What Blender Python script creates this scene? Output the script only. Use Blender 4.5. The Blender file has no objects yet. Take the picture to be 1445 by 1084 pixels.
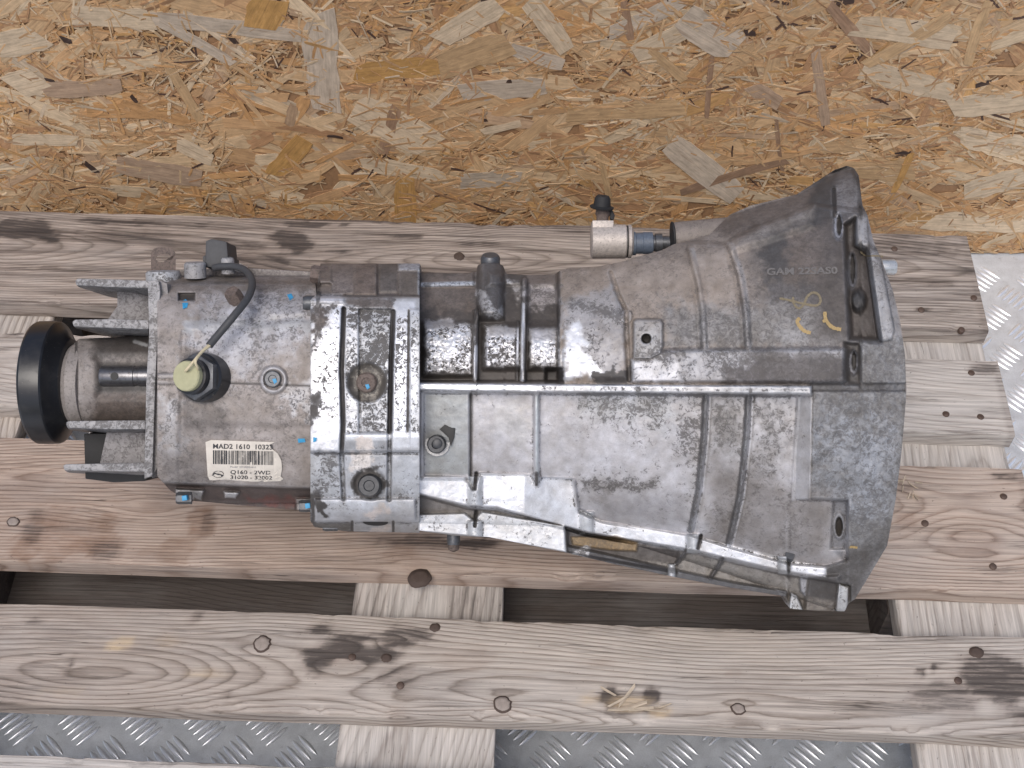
import bpy, math, random
import numpy as np
from mathutils import Vector, Matrix

# ------------------------------------------------------------------ camera, sky, sun, exposure
C = bpy.context.scene.collection
SC = bpy.context.scene
FPX, CX, CY = 1840.0, 722.5, 542.0
PITCH = math.radians(53)
CAM = np.array([0.0, 0.0, 1.266])
RIGHT = np.array([1.0, 0, 0])
UP = np.array([0, math.sin(PITCH), math.cos(PITCH)])
VIEW = np.array([0, math.cos(PITCH), -math.sin(PITCH)])
cam_d = bpy.data.cameras.new('camera'); cam = bpy.data.objects.new('camera', cam_d); C.objects.link(cam)
cam_d.sensor_width = 36; cam_d.lens = 36 * FPX / 1445.0
cam_d.clip_start = 0.01; cam_d.clip_end = 100
cam.location = CAM; cam.rotation_euler = (math.pi / 2 - PITCH, 0, 0)
SC.camera = cam

SUN_EL, SUN_AZ = math.radians(62), math.radians(200)     # azimuth clockwise from +Y
world = bpy.data.worlds.new('World'); SC.world = world; world.use_nodes = True
wn = world.node_tree.nodes; wn.clear()
sky = wn.new('ShaderNodeTexSky'); sky.sky_type = 'NISHITA'; sky.sun_disc = False
sky.sun_elevation = SUN_EL; sky.sun_rotation = SUN_AZ; sky.air_density = 1.0; sky.dust_density = 4.0; sky.ozone_density = 1.0
bg = wn.new('ShaderNodeBackground'); bg.inputs['Strength'].default_value = 0.14
wo = wn.new('ShaderNodeOutputWorld')
world.node_tree.links.new(sky.outputs[0], bg.inputs[0]); world.node_tree.links.new(bg.outputs[0], wo.inputs[0])
sl = bpy.data.lights.new('sun', 'SUN'); sl.energy = 1.45; sl.angle = math.radians(30); sl.color = (1.0, 0.975, 0.94)
so = bpy.data.objects.new('sun', sl); C.objects.link(so)
sd = Vector((math.sin(SUN_AZ) * math.cos(SUN_EL), math.cos(SUN_AZ) * math.cos(SUN_EL), math.sin(SUN_EL)))
so.rotation_euler = sd.to_track_quat('Z', 'Y').to_euler(); so.location = (0, -1, 3)
SC.view_settings.view_transform = 'Standard'; SC.view_settings.look = 'None'
SC.view_settings.exposure = 0.0; SC.view_settings.gamma = 1.0
try:
    SC.cycles.use_denoising = True
    SC.cycles.max_bounces = 6
except Exception:
    pass

rng = np.random.default_rng(11)
random.seed(5)

# ------------------------------------------------------------------ helpers
def ray(px, py):
    return (px - CX) / FPX * RIGHT - (py - CY) / FPX * UP + VIEW
def on_z(px, py, z):
    d = ray(px, py); return CAM + d * (z - CAM[2]) / d[2]
def on_y(px, py, y):
    d = ray(px, py); return CAM + d * y / d[1]

def link(name, mesh, parent=None):
    o = bpy.data.objects.new(name, mesh); C.objects.link(o)
    if parent is not None: o.parent = parent
    return o
def empty(name, loc):
    o = bpy.data.objects.new(name, None); C.objects.link(o); o.location = loc; o.empty_display_size = 0.05
    return o
def tag(o, label=None, cat=None, kind=None, group=None):
    if label: o['label'] = label
    if cat: o['category'] = cat
    if kind: o['kind'] = kind
    if group: o['group'] = group
    return o

def np_mesh(name, verts, quads=None, polys=None, mat=None, smooth=True, attrs=None, colors=None, uv=None):
    """verts (n,3); quads (m,4) array or polys list of lists."""
    me = bpy.data.meshes.new(name)
    verts = np.asarray(verts, dtype=np.float32)
    if quads is not None:
        quads = np.asarray(quads, dtype=np.int32)
        n, m = len(verts), len(quads)
        me.vertices.add(n); me.vertices.foreach_set('co', verts.ravel())
        me.loops.add(4 * m); me.loops.foreach_set('vertex_index', quads.ravel())
        me.polygons.add(m); me.polygons.foreach_set('loop_start', np.arange(m, dtype=np.int32) * 4)
        try: me.polygons.foreach_set('loop_total', np.full(m, 4, dtype=np.int32))
        except Exception: pass
        me.update(calc_edges=True); me.validate()
    else:
        me.from_pydata([tuple(map(float, v)) for v in verts], [], [tuple(p) for p in polys])
        me.update()
    me.polygons.foreach_set('use_smooth', np.full(len(me.polygons), bool(smooth)))
    for k, a in (attrs or {}).items():
        at = me.attributes.new(k, 'FLOAT', 'POINT'); at.data.foreach_set('value', np.asarray(a, dtype=np.float32).ravel())
    for k, a in (colors or {}).items():
        a = np.asarray(a, dtype=np.float32)
        if a.shape[1] == 3: a = np.concatenate([a, np.ones((len(a), 1), np.float32)], 1)
        at = me.attributes.new(k, 'FLOAT_COLOR', 'POINT'); at.data.foreach_set('color', a.ravel())
    if uv is not None:
        l = me.uv_layers.new(name='UVMap'); vi = np.zeros(len(me.loops), dtype=np.int32); me.loops.foreach_get('vertex_index', vi)
        l.data.foreach_set('uv', np.asarray(uv, dtype=np.float32)[vi].ravel())
    if mat: me.materials.append(mat)
    return me

def vnoise(x, y, seed=0):
    """smooth value noise on arrays, 0..1"""
    r = np.random.default_rng(seed).random((64, 64))
    xi = np.floor(x).astype(int); yi = np.floor(y).astype(int)
    fx = x - xi; fy = y - yi
    fx = fx * fx * (3 - 2 * fx); fy = fy * fy * (3 - 2 * fy)
    a = r[xi % 64, yi % 64]; b = r[(xi + 1) % 64, yi % 64]; c = r[xi % 64, (yi + 1) % 64]; d = r[(xi + 1) % 64, (yi + 1) % 64]
    return (a * (1 - fx) + b * fx) * (1 - fy) + (c * (1 - fx) + d * fx) * fy
def fbm(x, y, seed=0, oct=4, gain=0.5):
    s = 0; a = 1; t = 0
    for k in range(oct):
        s = s + a * vnoise(x * 2 ** k + 13.7 * k, y * 2 ** k + 7.1 * k, seed + k); t += a; a *= gain
    return s / t
def sstep(a, b, x):
    t = np.clip((x - a) / (b - a), 0, 1); return t * t * (3 - 2 * t)

# ------------------------------------------------------------------ materials
class NT:
    def __init__(s, name):
        s.m = bpy.data.materials.new(name); s.m.use_nodes = True; s.t = s.m.node_tree; s.t.nodes.clear()
        s.out = s.t.nodes.new('ShaderNodeOutputMaterial'); s.b = s.t.nodes.new('ShaderNodeBsdfPrincipled')
        s.t.links.new(s.b.outputs[0], s.out.inputs[0])
    def n(s, typ, ins=None, **kw):
        nd = s.t.nodes.new(typ)
        for k, v in kw.items(): setattr(nd, k, v)
        for k, v in (ins or {}).items(): s.set(nd.inputs[k], v)
        return nd
    def set(s, sock, v):
        if isinstance(v, bpy.types.NodeSocket): s.t.links.new(v, sock)
        elif isinstance(v, tuple) and sock.type == 'RGBA' and len(v) == 3: sock.default_value = (*v, 1)
        else: sock.default_value = v
    def math(s, op, a, b=0.0, c=None, clamp=False):
        nd = s.n('ShaderNodeMath', operation=op, use_clamp=clamp); s.set(nd.inputs[0], a); s.set(nd.inputs[1], b)
        if c is not None: s.set(nd.inputs[2], c)
        return nd.outputs[0]
    def mix(s, f, a, b, mode='MIX'):
        nd = s.n('ShaderNodeMix', data_type='RGBA', blend_type=mode); s.set(nd.inputs[0], f); s.set(nd.inputs[6], a); s.set(nd.inputs[7], b)
        return nd.outputs[2]
    def mixf(s, f, a, b):
        nd = s.n('ShaderNodeMix', data_type='FLOAT'); s.set(nd.inputs[0], f); s.set(nd.inputs[2], a); s.set(nd.inputs[3], b)
        return nd.outputs[0]
    def attr(s, name, col=False):
        nd = s.n('ShaderNodeAttribute', attribute_name=name); return nd.outputs['Color' if col else 'Fac']
    def coord(s, scale=(1, 1, 1), kind='Object'):
        tc = s.n('ShaderNodeTexCoord'); mp = s.n('ShaderNodeMapping'); s.t.links.new(tc.outputs[kind], mp.inputs[0])
        mp.inputs['Scale'].default_value = scale; return mp.outputs[0]
    def noise(s, vec, scale, detail=4, rough=0.55, dist=0.0):
        nd = s.n('ShaderNodeTexNoise', {'Vector': vec, 'Scale': scale, 'Detail': detail, 'Roughness': rough, 'Distortion': dist}); return nd.outputs[0]
    def ramp(s, fac, stops, interp='LINEAR'):
        nd = s.n('ShaderNodeValToRGB'); s.t.links.new(fac, nd.inputs[0]); cr = nd.color_ramp; cr.interpolation = interp
        while len(cr.elements) < len(stops): cr.elements.new(0.5)
        for e, (p, c) in zip(cr.elements, stops):
            e.position = p; e.color = (*c, 1) if isinstance(c, tuple) else (c, c, c, 1)
        return nd.outputs[0]
    def bump(s, h, strength, dist, normal=None):
        nd = s.n('ShaderNodeBump', {'Height': h, 'Strength': strength, 'Distance': dist})
        if normal is not None: s.set(nd.inputs['Normal'], normal)
        return nd.outputs[0]
    def final(s, col=None, rough=None, metal=None, normal=None, spec=None):
        for k, v in (('Base Color', col), ('Roughness', rough), ('Metallic', metal), ('Normal', normal), ('Specular IOR Level', spec)):
            if v is not None: s.set(s.b.inputs[k], v)
        return s.m

def mat_simple(name, col, rough=0.5, metal=0.0, var=0.25, scale=120, bump=0.0, spec=None, grime=0.0):
    s = NT(name); co = s.coord()
    n1 = s.noise(co, scale, 5, 0.6)
    f = s.math('MULTIPLY_ADD', n1, 2 * var, 1 - var)
    c = s.mix(1.0, col, s.n('ShaderNodeCombineColor', {0: f, 1: f, 2: f}).outputs[0], 'MULTIPLY')
    m = metal
    if grime:
        g = s.math('SUBTRACT', s.math('MULTIPLY', s.noise(co, scale * 1.7, 6, 0.7), 4.0), 2.4 - grime, clamp=True)
        c = s.mix(g, c, (0.05, 0.042, 0.036))
    nm = s.bump(n1, bump, 0.0006) if bump else None
    return s.final(c, rough, m, nm, spec)

def make_cast():
    """weathered cast alloy: 'col' tone, 'dirt' amount of oily specks, 'shine' bare metal."""
    s = NT('cast_alloy'); co = s.coord()
    col = s.attr('col', True); dirt = s.attr('dirt'); shine = s.attr('shine')
    n1 = s.noise(co, 300, 8, 0.74, 0.9)
    n1 = s.math('MULTIPLY_ADD', s.math('SUBTRACT', n1, 0.5), 2.3, 0.5)
    n0 = s.noise(co, 60, 5, 0.62, 0.5)
    n0 = s.math('MULTIPLY', s.math('SUBTRACT', n0, 0.5), 1.5)
    d = s.math('ADD', dirt, s.math('MULTIPLY', n0, 0.62))
    sharp = s.mixf(shine, 1.5, 11.0)
    mask = s.math('MULTIPLY_ADD', s.math('SUBTRACT', d, n1), sharp, 0.5, clamp=True)
    fine = s.noise(co, 1100, 4, 0.6)
    med = s.noise(co, 85, 6, 0.66, 0.3)
    f = s.math('ADD', s.math('MULTIPLY', fine, 0.45), s.math('MULTIPLY_ADD', med, 0.85, 0.36))
    cc = s.mix(1.0, col, s.n('ShaderNodeCombineColor', {0: f, 1: f, 2: f}).outputs[0], 'MULTIPLY')
    ox = s.math('MULTIPLY', s.math('SUBTRACT', s.noise(co, 420, 7, 0.72, 0.6), 0.555, clamp=True), 7.0, clamp=True)
    ox = s.math('MULTIPLY', ox, s.math('MULTIPLY_ADD', s.math('ADD', n0, 0.12, clamp=True), 1.1, 0.08))
    cc = s.mix(s.math('MULTIPLY', ox, 0.6, clamp=True), cc, s.mix(0.45, (0.43, 0.43, 0.46), s.mix(1.0, col, (1.7, 1.7, 1.7), 'MULTIPLY')))
    dk = s.mix(med, (0.022, 0.020, 0.020), (0.075, 0.064, 0.058))
    dk = s.mix(s.math('MULTIPLY_ADD', shine, -0.25, 0.25, clamp=True), dk, col)
    c = s.mix(s.math('MULTIPLY', mask, s.math('MULTIPLY_ADD', shine, 0.5, 0.72, clamp=True)), cc, dk)
    met = s.math('MULTIPLY', shine, s.math('SUBTRACT', 1.0, mask))
    met = s.math('MULTIPLY', met, 0.6)
    r = s.mixf(shine, 0.60, 0.40)
    r = s.mixf(mask, r, 0.58)
    h = s.math('ADD', s.math('MULTIPLY', mask, 0.45), s.math('ADD', s.math('MULTIPLY', fine, 0.5), s.math('MULTIPLY', n1, 0.3)))
    return s.final(c, r, met, s.bump(h, 0.4, 0.0006))
M_CAST = make_cast()

def make_wood(name, early, late, weather=0.35, grain=0.85, fibre=1.0):
    s = NT(name); co = s.coord()
    ring = s.attr('ring'); stain = s.attr('stain'); fresh = s.attr('fresh'); brown = s.attr('brown')
    wob = s.noise(s.coord((10, 70, 70)), 1.0, 5, 0.65)
    rr = s.math('ADD', ring, s.math('MULTIPLY', wob, 0.8))
    t = s.math('FRACT', rr)
    line = s.ramp(t, [(0.0, 0.2), (0.14, 0.0), (0.5, 0.06), (0.78, 0.6), (0.89, 1.0), (1.0, 0.2)])
    fib = s.noise(s.coord((7, 330, 330)), 1.0, 6, 0.66)
    fib2 = s.noise(s.coord((18, 900, 900)), 1.0, 3, 0.6)
    strk = s.noise(s.coord((3.2, 95, 95)), 1.0, 5, 0.7)
    blot2 = s.noise(s.coord((5, 24, 24)), 1.0, 4, 0.6)
    lf = s.math('MULTIPLY', line, s.math('MULTIPLY_ADD', blot2, 2.0, -0.12, clamp=True))
    c = s.mix(s.math('MULTIPLY', lf, grain), early, late)
    fm = s.math('ADD', s.math('MULTIPLY', fib, 1.3 * fibre), s.math('MULTIPLY_ADD', fib2, 0.4, 0.8 - 0.65 * fibre))
    c = s.mix(1.0, c, s.n('ShaderNodeCombineColor', {0: fm, 1: fm, 2: fm}).outputs[0], 'MULTIPLY')
    dk = s.math('MULTIPLY', s.math('SUBTRACT', strk, 0.60 - 0.12 * weather, clamp=True), 6.0, clamp=True)
    c = s.mix(s.math('MULTIPLY', dk, 0.25 + weather * 0.6), c, (0.10, 0.08, 0.07))
    wz = s.math('MULTIPLY_ADD', s.noise(s.coord((6, 18, 18)), 1.0, 5, 0.6), 3.2, -1.5, clamp=True)
    c = s.mix(s.math('MULTIPLY', wz, 0.38), c, s.mix(fib, (0.22, 0.215, 0.215), (0.55, 0.54, 0.535)))
    gr = s.math('MULTIPLY_ADD', s.noise(s.coord((4.5, 26, 26)), 1.0, 7, 0.7), 4.0, -2.05, clamp=True)
    c = s.mix(s.math('MULTIPLY', gr, 0.35 + 0.3 * weather), c, s.mix(fib, (0.10, 0.08, 0.07), (0.30, 0.26, 0.235)))
    ck = s.math('ABSOLUTE', s.math('SUBTRACT', s.noise(s.coord((1.6, 46, 46)), 1.0, 5, 0.6), 0.5))
    ck = s.math('MULTIPLY', s.math('SUBTRACT', 0.010, ck, clamp=True), 160, clamp=True)
    ck = s.math('MULTIPLY', ck, s.math('MULTIPLY_ADD', s.noise(s.coord((7, 30, 30)), 1.0, 3, 0.5), 5.0, -2.5, clamp=True))
    c = s.mix(s.math('MULTIPLY', ck, 0.85), c, (0.05, 0.04, 0.035))
    bn0 = s.math('MULTIPLY_ADD', s.noise(s.coord((30, 90, 90)), 1.0, 5, 0.65), 2.4, -0.7, clamp=True)
    c = s.mix(s.math('MULTIPLY', brown, s.math('MULTIPLY_ADD', bn0, 0.6, 0.4)), c, s.mix(1.0, c, (0.52, 0.40, 0.33), 'MULTIPLY'))
    bn = s.math('MULTIPLY_ADD', s.noise(s.coord((24, 210, 210)), 1.0, 7, 0.72), 4.2, -1.55, clamp=True)
    sm = s.math('MULTIPLY_ADD', s.math('ADD', stain, s.math('ADD', s.math('MULTIPLY', line, 0.55), s.math('MULTIPLY', bn, 0.6))), 1.9, -1.45, clamp=True)
    sm = s.math('MULTIPLY', sm, s.math('MULTIPLY', stain, 1.3, clamp=True))
    c = s.mix(s.math('MULTIPLY', stain, 0.70, clamp=True), c, s.mix(1.0, c, (0.42, 0.36, 0.33), 'MULTIPLY'))
    c = s.mix(s.math('MULTIPLY', sm, 0.72), c, (0.04, 0.036, 0.036))
    c = s.mix(s.math('MULTIPLY', fresh, s.math('MULTIPLY_ADD', bn, 0.6, 0.4)), c, s.mix(fib, (0.42, 0.30, 0.18), (0.74, 0.60, 0.42)))
    sp = s.math('MULTIPLY', s.math('SUBTRACT', s.noise(s.coord((150, 260, 260)), 1.0, 4, 0.65), 0.66, clamp=True), 14, clamp=True)
    c = s.mix(s.math('MULTIPLY', sp, 0.7), c, (0.07, 0.055, 0.05))
    h = s.math('ADD', s.math('MULTIPLY', line, -0.35), s.math('ADD', s.math('MULTIPLY', fib, 0.9), s.math('ADD', s.math('MULTIPLY', dk, -0.6), s.math('MULTIPLY', ck, -1.2))))
    return s.final(c, 0.75, 0.0, s.bump(h, 0.6, 0.0013), 0.25)
M_WOOD = make_wood('weathered_pine', (0.50, 0.448, 0.40), (0.215, 0.175, 0.143), grain=0.95, fibre=1.1)
M_WOODG = make_wood('grey_rough_pine', (0.45, 0.40, 0.36), (0.165, 0.135, 0.11), 1.1, 0.8, 1.35)
M_WOODP = make_wood('pale_pine', (0.545, 0.51, 0.475), (0.29, 0.25, 0.22), 0.45, 0.7)
M_WOODB = make_wood('brown_pine', (0.51, 0.42, 0.355), (0.24, 0.17, 0.13), 0.4, 0.9)
M_WOODD = make_wood('dirty_shaded_pine', (0.13, 0.11, 0.10), (0.06, 0.05, 0.045), 0.6, 0.6)  # dirty pine, its colour darkened further so the gaps look shaded

def make_strand():
    s = NT('wood_strand'); col = s.attr('col', True)
    n1 = s.noise(s.coord((22, 420, 1), 'UV'), 1.0, 6, 0.68)
    n2 = s.noise(s.coord((70, 130, 1), 'UV'), 1.0, 5, 0.65)
    n3 = s.noise(s.coord((14, 240, 1), 'UV'), 1.0, 4, 0.65)
    n4 = s.noise(s.coord((1, 1, 1)), 26, 4, 0.6)
    f = s.math('ADD', s.math('MULTIPLY', n1, 1.25), s.math('ADD', s.math('MULTIPLY', n2, 1.1), s.math('MULTIPLY_ADD', n4, 0.5, -0.26)))
    c = s.mix(1.0, col, s.n('ShaderNodeCombineColor', {0: f, 1: f, 2: f}).outputs[0], 'MULTIPLY')
    dk = s.math('MULTIPLY', s.math('SUBTRACT', n3, 0.56, clamp=True), 7.0, clamp=True)
    c = s.mix(s.math('MULTIPLY', dk, 0.45), c, (0.17, 0.09, 0.045))
    lt = s.math('MULTIPLY', s.math('SUBTRACT', n2, 0.60, clamp=True), 7.0, clamp=True)
    c = s.mix(s.math('MULTIPLY', lt, 0.3), c, (0.58, 0.44, 0.28))
    return s.final(c, 0.6, 0.0, s.bump(s.math('ADD', n1, n2), 0.5, 0.0007), 0.3)
M_STRAND = make_strand()

def make_plate():
    s = NT('checker_plate'); co = s.coord()
    n1 = s.noise(co, 60, 5, 0.6); n2 = s.noise(co, 700, 3, 0.6); n3 = s.noise(co, 9, 3, 0.5)
    f = s.math('ADD', s.math('MULTIPLY', n1, 0.6), s.math('MULTIPLY_ADD', n2, 0.35, 0.45))
    c = s.mix(1.0, (0.64, 0.675, 0.72), s.n('ShaderNodeCombineColor', {0: f, 1: f, 2: f}).outputs[0], 'MULTIPLY')
    g = s.math('MULTIPLY_ADD', s.noise(co, 110, 6, 0.7), 4.0, -2.35, clamp=True)
    c = s.mix(s.math('MULTIPLY', g, 0.6), c, (0.12, 0.115, 0.115))
    return s.final(c, s.math('MULTIPLY_ADD', n1, 0.3, 0.3), 0.25, s.bump(n2, 0.2, 0.0004))
M_PLATE = make_plate()
M_BAR = mat_simple('bar_alloy', (0.84, 0.87, 0.92), 0.30, 0.55, 0.2, 200)
def make_black():
    s = NT('black_plastic'); co = s.coord()
    d = s.math('MULTIPLY_ADD', s.noise(co, 70, 7, 0.72), 3.4, -1.75, clamp=True); sp = s.math('MULTIPLY', s.math('SUBTRACT', s.noise(co, 420, 2, 0.5), 0.70, clamp=True), 12, clamp=True)
    c = s.mix(s.math('MULTIPLY', d, 0.45), (0.013, 0.014, 0.017), (0.055, 0.052, 0.050)); c = s.mix(s.math('MULTIPLY', sp, 0.5), c, (0.20, 0.18, 0.15))
    return s.final(c, s.math('MULTIPLY_ADD', d, 0.3, 0.30), 0.0, s.bump(d, 0.15, 0.0004))
M_BLACK = make_black()
M_RUBBER = mat_simple('black_rubber', (0.018, 0.018, 0.019), 0.7, 0.0, 0.3, 200)
M_CONN = mat_simple('connector_plastic', (0.055, 0.056, 0.06), 0.6, 0.0, 0.3, 250)
M_BOLT = mat_simple('bolt_steel', (0.105, 0.11, 0.12), 0.42, 0.45, 0.4, 300, 0.3, grime=0.3)
M_RUST = mat_simple('rusty_steel', (0.15, 0.115, 0.10), 0.75, 0.1, 0.5, 300, 0.4, grime=0.5)
M_STEEL = mat_simple('dark_steel', (0.16, 0.16, 0.17), 0.3, 0.8, 0.3, 200, grime=0.3)
M_CLEAN = mat_simple('zinc_steel', (0.62, 0.63, 0.63), 0.35, 0.6, 0.25, 260, 0.2, grime=0.25)
M_FIT = mat_simple('fitting_alloy', (0.50, 0.45, 0.41), 0.5, 0.2, 0.4, 350, 0.3, grime=0.25)
M_BLUEP = mat_simple('blue_plastic', (0.10, 0.125, 0.165), 0.5, 0.0, 0.5, 500)
M_PAINT = mat_simple('blue_paint', (0.04, 0.30, 0.55), 0.5, 0.0, 0.3, 500)
M_YEL = mat_simple('yellow_paint', (0.36, 0.255, 0.11), 0.6, 0.0, 0.4, 600)
M_CAP = mat_simple('olive_cap', (0.40, 0.39, 0.24), 0.5, 0.0, 0.2, 200)
M_WIRE = mat_simple('cream_wire', (0.62, 0.54, 0.36), 0.5, 0.0, 0.2, 300)
M_LABEL = mat_simple('label_paper', (0.66, 0.61, 0.54), 0.5, 0.0, 0.3, 70)
M_INK = mat_simple('label_ink', (0.035, 0.035, 0.04), 0.6, 0.0, 0.3, 900)
M_INK2 = mat_simple('faint_ink', (0.16, 0.16, 0.19), 0.6, 0.0, 0.3, 900)
M_NAIL = mat_simple('nail_iron', (0.11, 0.075, 0.06), 0.6, 0.35, 0.5, 900, 0.3)
M_COLLAR = mat_simple('collar_steel', (0.27, 0.245, 0.23), 0.6, 0.1, 0.3, 300, 0.2, grime=0.3)
M_WASH = mat_simple('worn_washer', (0.42, 0.42, 0.42), 0.45, 0.4, 0.4, 400, 0.2, grime=0.45)
M_HOLE = mat_simple('bore_dark', (0.02, 0.02, 0.02), 0.6)

# ------------------------------------------------------------------ floor: five-bar checker plate
WALL_Y = 1.1687
gx = np.array([-2.5, 2.5]); 
floor = link('floor', np_mesh('floor', [(-2.5, -2.0, 0), (2.5, -2.0, 0), (2.5, WALL_Y + 0.05, 0), (-2.5, WALL_Y + 0.05, 0)], polys=[(0, 1, 2, 3)], mat=M_PLATE, smooth=False))
tag(floor, kind='structure')
def bar_mesh():
    v = []; q = []; n = 9; L, W, Ht = 0.0150, 0.0029, 0.0020
    for i in range(n):
        t = -1 + 2 * i / (n - 1); w = W * math.sqrt(max(0.0, 1 - t * t)) ** 1.3 + 1e-5
        for a, b in ((-1, 0), (-0.45, 0.8), (0, 1), (0.45, 0.8), (1, 0)):
            v.append((t * L, a * w, 0.0003 + b * Ht * max(0.02, 1 - t * t)))
    for i in range(n - 1):
        for k in range(4):
            a = i * 5 + k; q.append((a, a + 5, a + 6, a + 1))
    return np.array(v), np.array(q)
bv, bq = bar_mesh()
BAR = np_mesh('tread_bar', bv, bq, mat=M_BAR)
bars = []
PIT = 0.0318
ix0 = -40; ang0 = 0
for i in range(-34, 36):
    for j in range(0, 36):
        cx, cy = i * PIT + 0.006, j * PIT + 0.011
        if cy > WALL_Y - 0.01 or abs(cx) > 1.1: continue
        if (i + j) % 2: continue
        s = 1 if i % 2 == 0 else -1
        a = s * math.radians(45)
        for k in range(-2, 3):
            ox = -math.sin(a) * k * 0.0079; oy = math.cos(a) * k * 0.0079
            bars.append((cx + ox, cy + oy, a))
def project(p):
    q = np.asarray(p) - CAM; z = q @ VIEW; return CX + FPX * (q @ RIGHT) / z, CY - FPX * (q @ UP) / z
vis, rest = [], []
for x, y, a in bars:
    u, w = project((x, y, 0))
    v1 = (u > 1335 and 345 < w < 800 and u < 1460) or (1003 < w < 1094 and (-15 < u < 505 or 700 < u < 1300))
    (vis if v1 else rest).append((x, y, a))
# the bars hidden under the pallet boards are not worth single objects
vis.sort(key=lambda b: abs(project((b[0], b[1], 0))[1] - 1040) if project((b[0], b[1], 0))[0] < 1300 else 0)
rest += vis[300:]; vis = vis[:300]
for x, y, a in vis:
    o = link('tread_bar', BAR, floor); o.location = (x, y, 0); o.rotation_euler = (0, 0, a)
av = []; aq = []
for k, (x, y, a) in enumerate(rest):
    c, s = math.cos(a), math.sin(a)
    av.append(np.stack([bv[:, 0] * c - bv[:, 1] * s + x, bv[:, 0] * s + bv[:, 1] * c + y, bv[:, 2]], 1)); aq.append(bq + k * len(bv))
o = link('tread_bars', np_mesh('tread_bars', np.concatenate(av), np.concatenate(aq), mat=M_BAR), floor); o['kind'] = 'stuff'

# ------------------------------------------------------------------ strand board wall
wall = link('strand_board_wall', np_mesh('strand_board_wall',
    [(x, y, z) for x in (-0.97, 0.97) for y in (WALL_Y, WALL_Y + 0.018) for z in (0.001, 0.58)],
    polys=[(0, 1, 5, 4), (2, 6, 7, 3), (0, 2, 3, 1), (4, 5, 7, 6), (0, 4, 6, 2), (1, 3, 7, 5)], smooth=False,
    mat=mat_simple('strand_board_core', (0.30, 0.17, 0.085), 0.7, 0, 0.5, 160, 0.5)))
tag(wall, 'oriented strand board wall of pale and orange wood flakes behind the pallet', 'wall')
PAL = np.array([(0.43, 0.255, 0.130), (0.45, 0.295, 0.165), (0.49, 0.355, 0.225), (0.54, 0.43, 0.305), (0.41, 0.215, 0.085), (0.30, 0.155, 0.078), (0.45, 0.37, 0.285), (0.45, 0.25, 0.090), (0.36, 0.245, 0.165)])
PAL = (PAL * 0.72 + PAL.mean(0) * 0.28) * np.array((0.98, 0.99, 0.96))
PW = np.array([0.24, 0.22, 0.15, 0.07, 0.11, 0.10, 0.03, 0.04, 0.04])
def strand(cx, cz, L, W, ang, depth, col, tilt=0.0, seed=0, ragged=0.25):
    """one flake lying on the wall: top face and thin edges."""
    r = np.random.default_rng(seed)
    n = 7 if L > 0.03 else 3
    top = []
    ts = np.linspace(-0.5, 0.5, n)
    bow = r.normal(0, 0.02) * L
    e0, e1 = r.uniform(-ragged, ragged, 2) * W
    for i, t in enumerate(ts):
        w = W * (1 + r.normal(0, 0.07)) * (0.82 if i in (0, n - 1) else 1.0)
        off = bow * (1 - 4 * t * t)
        for sgn in (-0.5, 0.5):
            x = t * L + ((e0 if i == 0 else e1 if i == n - 1 else 0) * sgn * 2)
            top.append((x, sgn * w + off, depth + tilt * sgn * w + r.normal(0, 0.00008)))
    top = np.array(top); base = top.copy(); base[:, 2] -= 0.0007
    v = np.concatenate([top, base]); m = len(top)
    q = [(2 * i, 2 * i + 1, 2 * i + 3, 2 * i + 2) for i in range(n - 1)]
    rim = [2 * i for i in range(n)] + [2 * i + 1 for i in reversed(range(n))]
    for k in range(len(rim)):
        a, b = rim[k], rim[(k + 1) % len(rim)]; q.append((a, b, b + m, a + m))
    uv = v[:, :2] + np.array([seed * 0.37 % 9, seed * 0.611 % 7])
    ca, sa = math.cos(ang), math.sin(ang)
    X = v[:, 0] * ca - v[:, 1] * sa; Z = v[:, 0] * sa + v[:, 1] * ca
    return np.stack([X, -v[:, 2], Z], 1), np.array(q), uv, np.tile(col, (len(v), 1))
def w_at(px, py):
    p = on_y(px, py, WALL_Y); return p[0], p[2]
flakes = []      # (size, cx, cz, L, W, ang, depth, col, tilt, seed)
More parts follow.
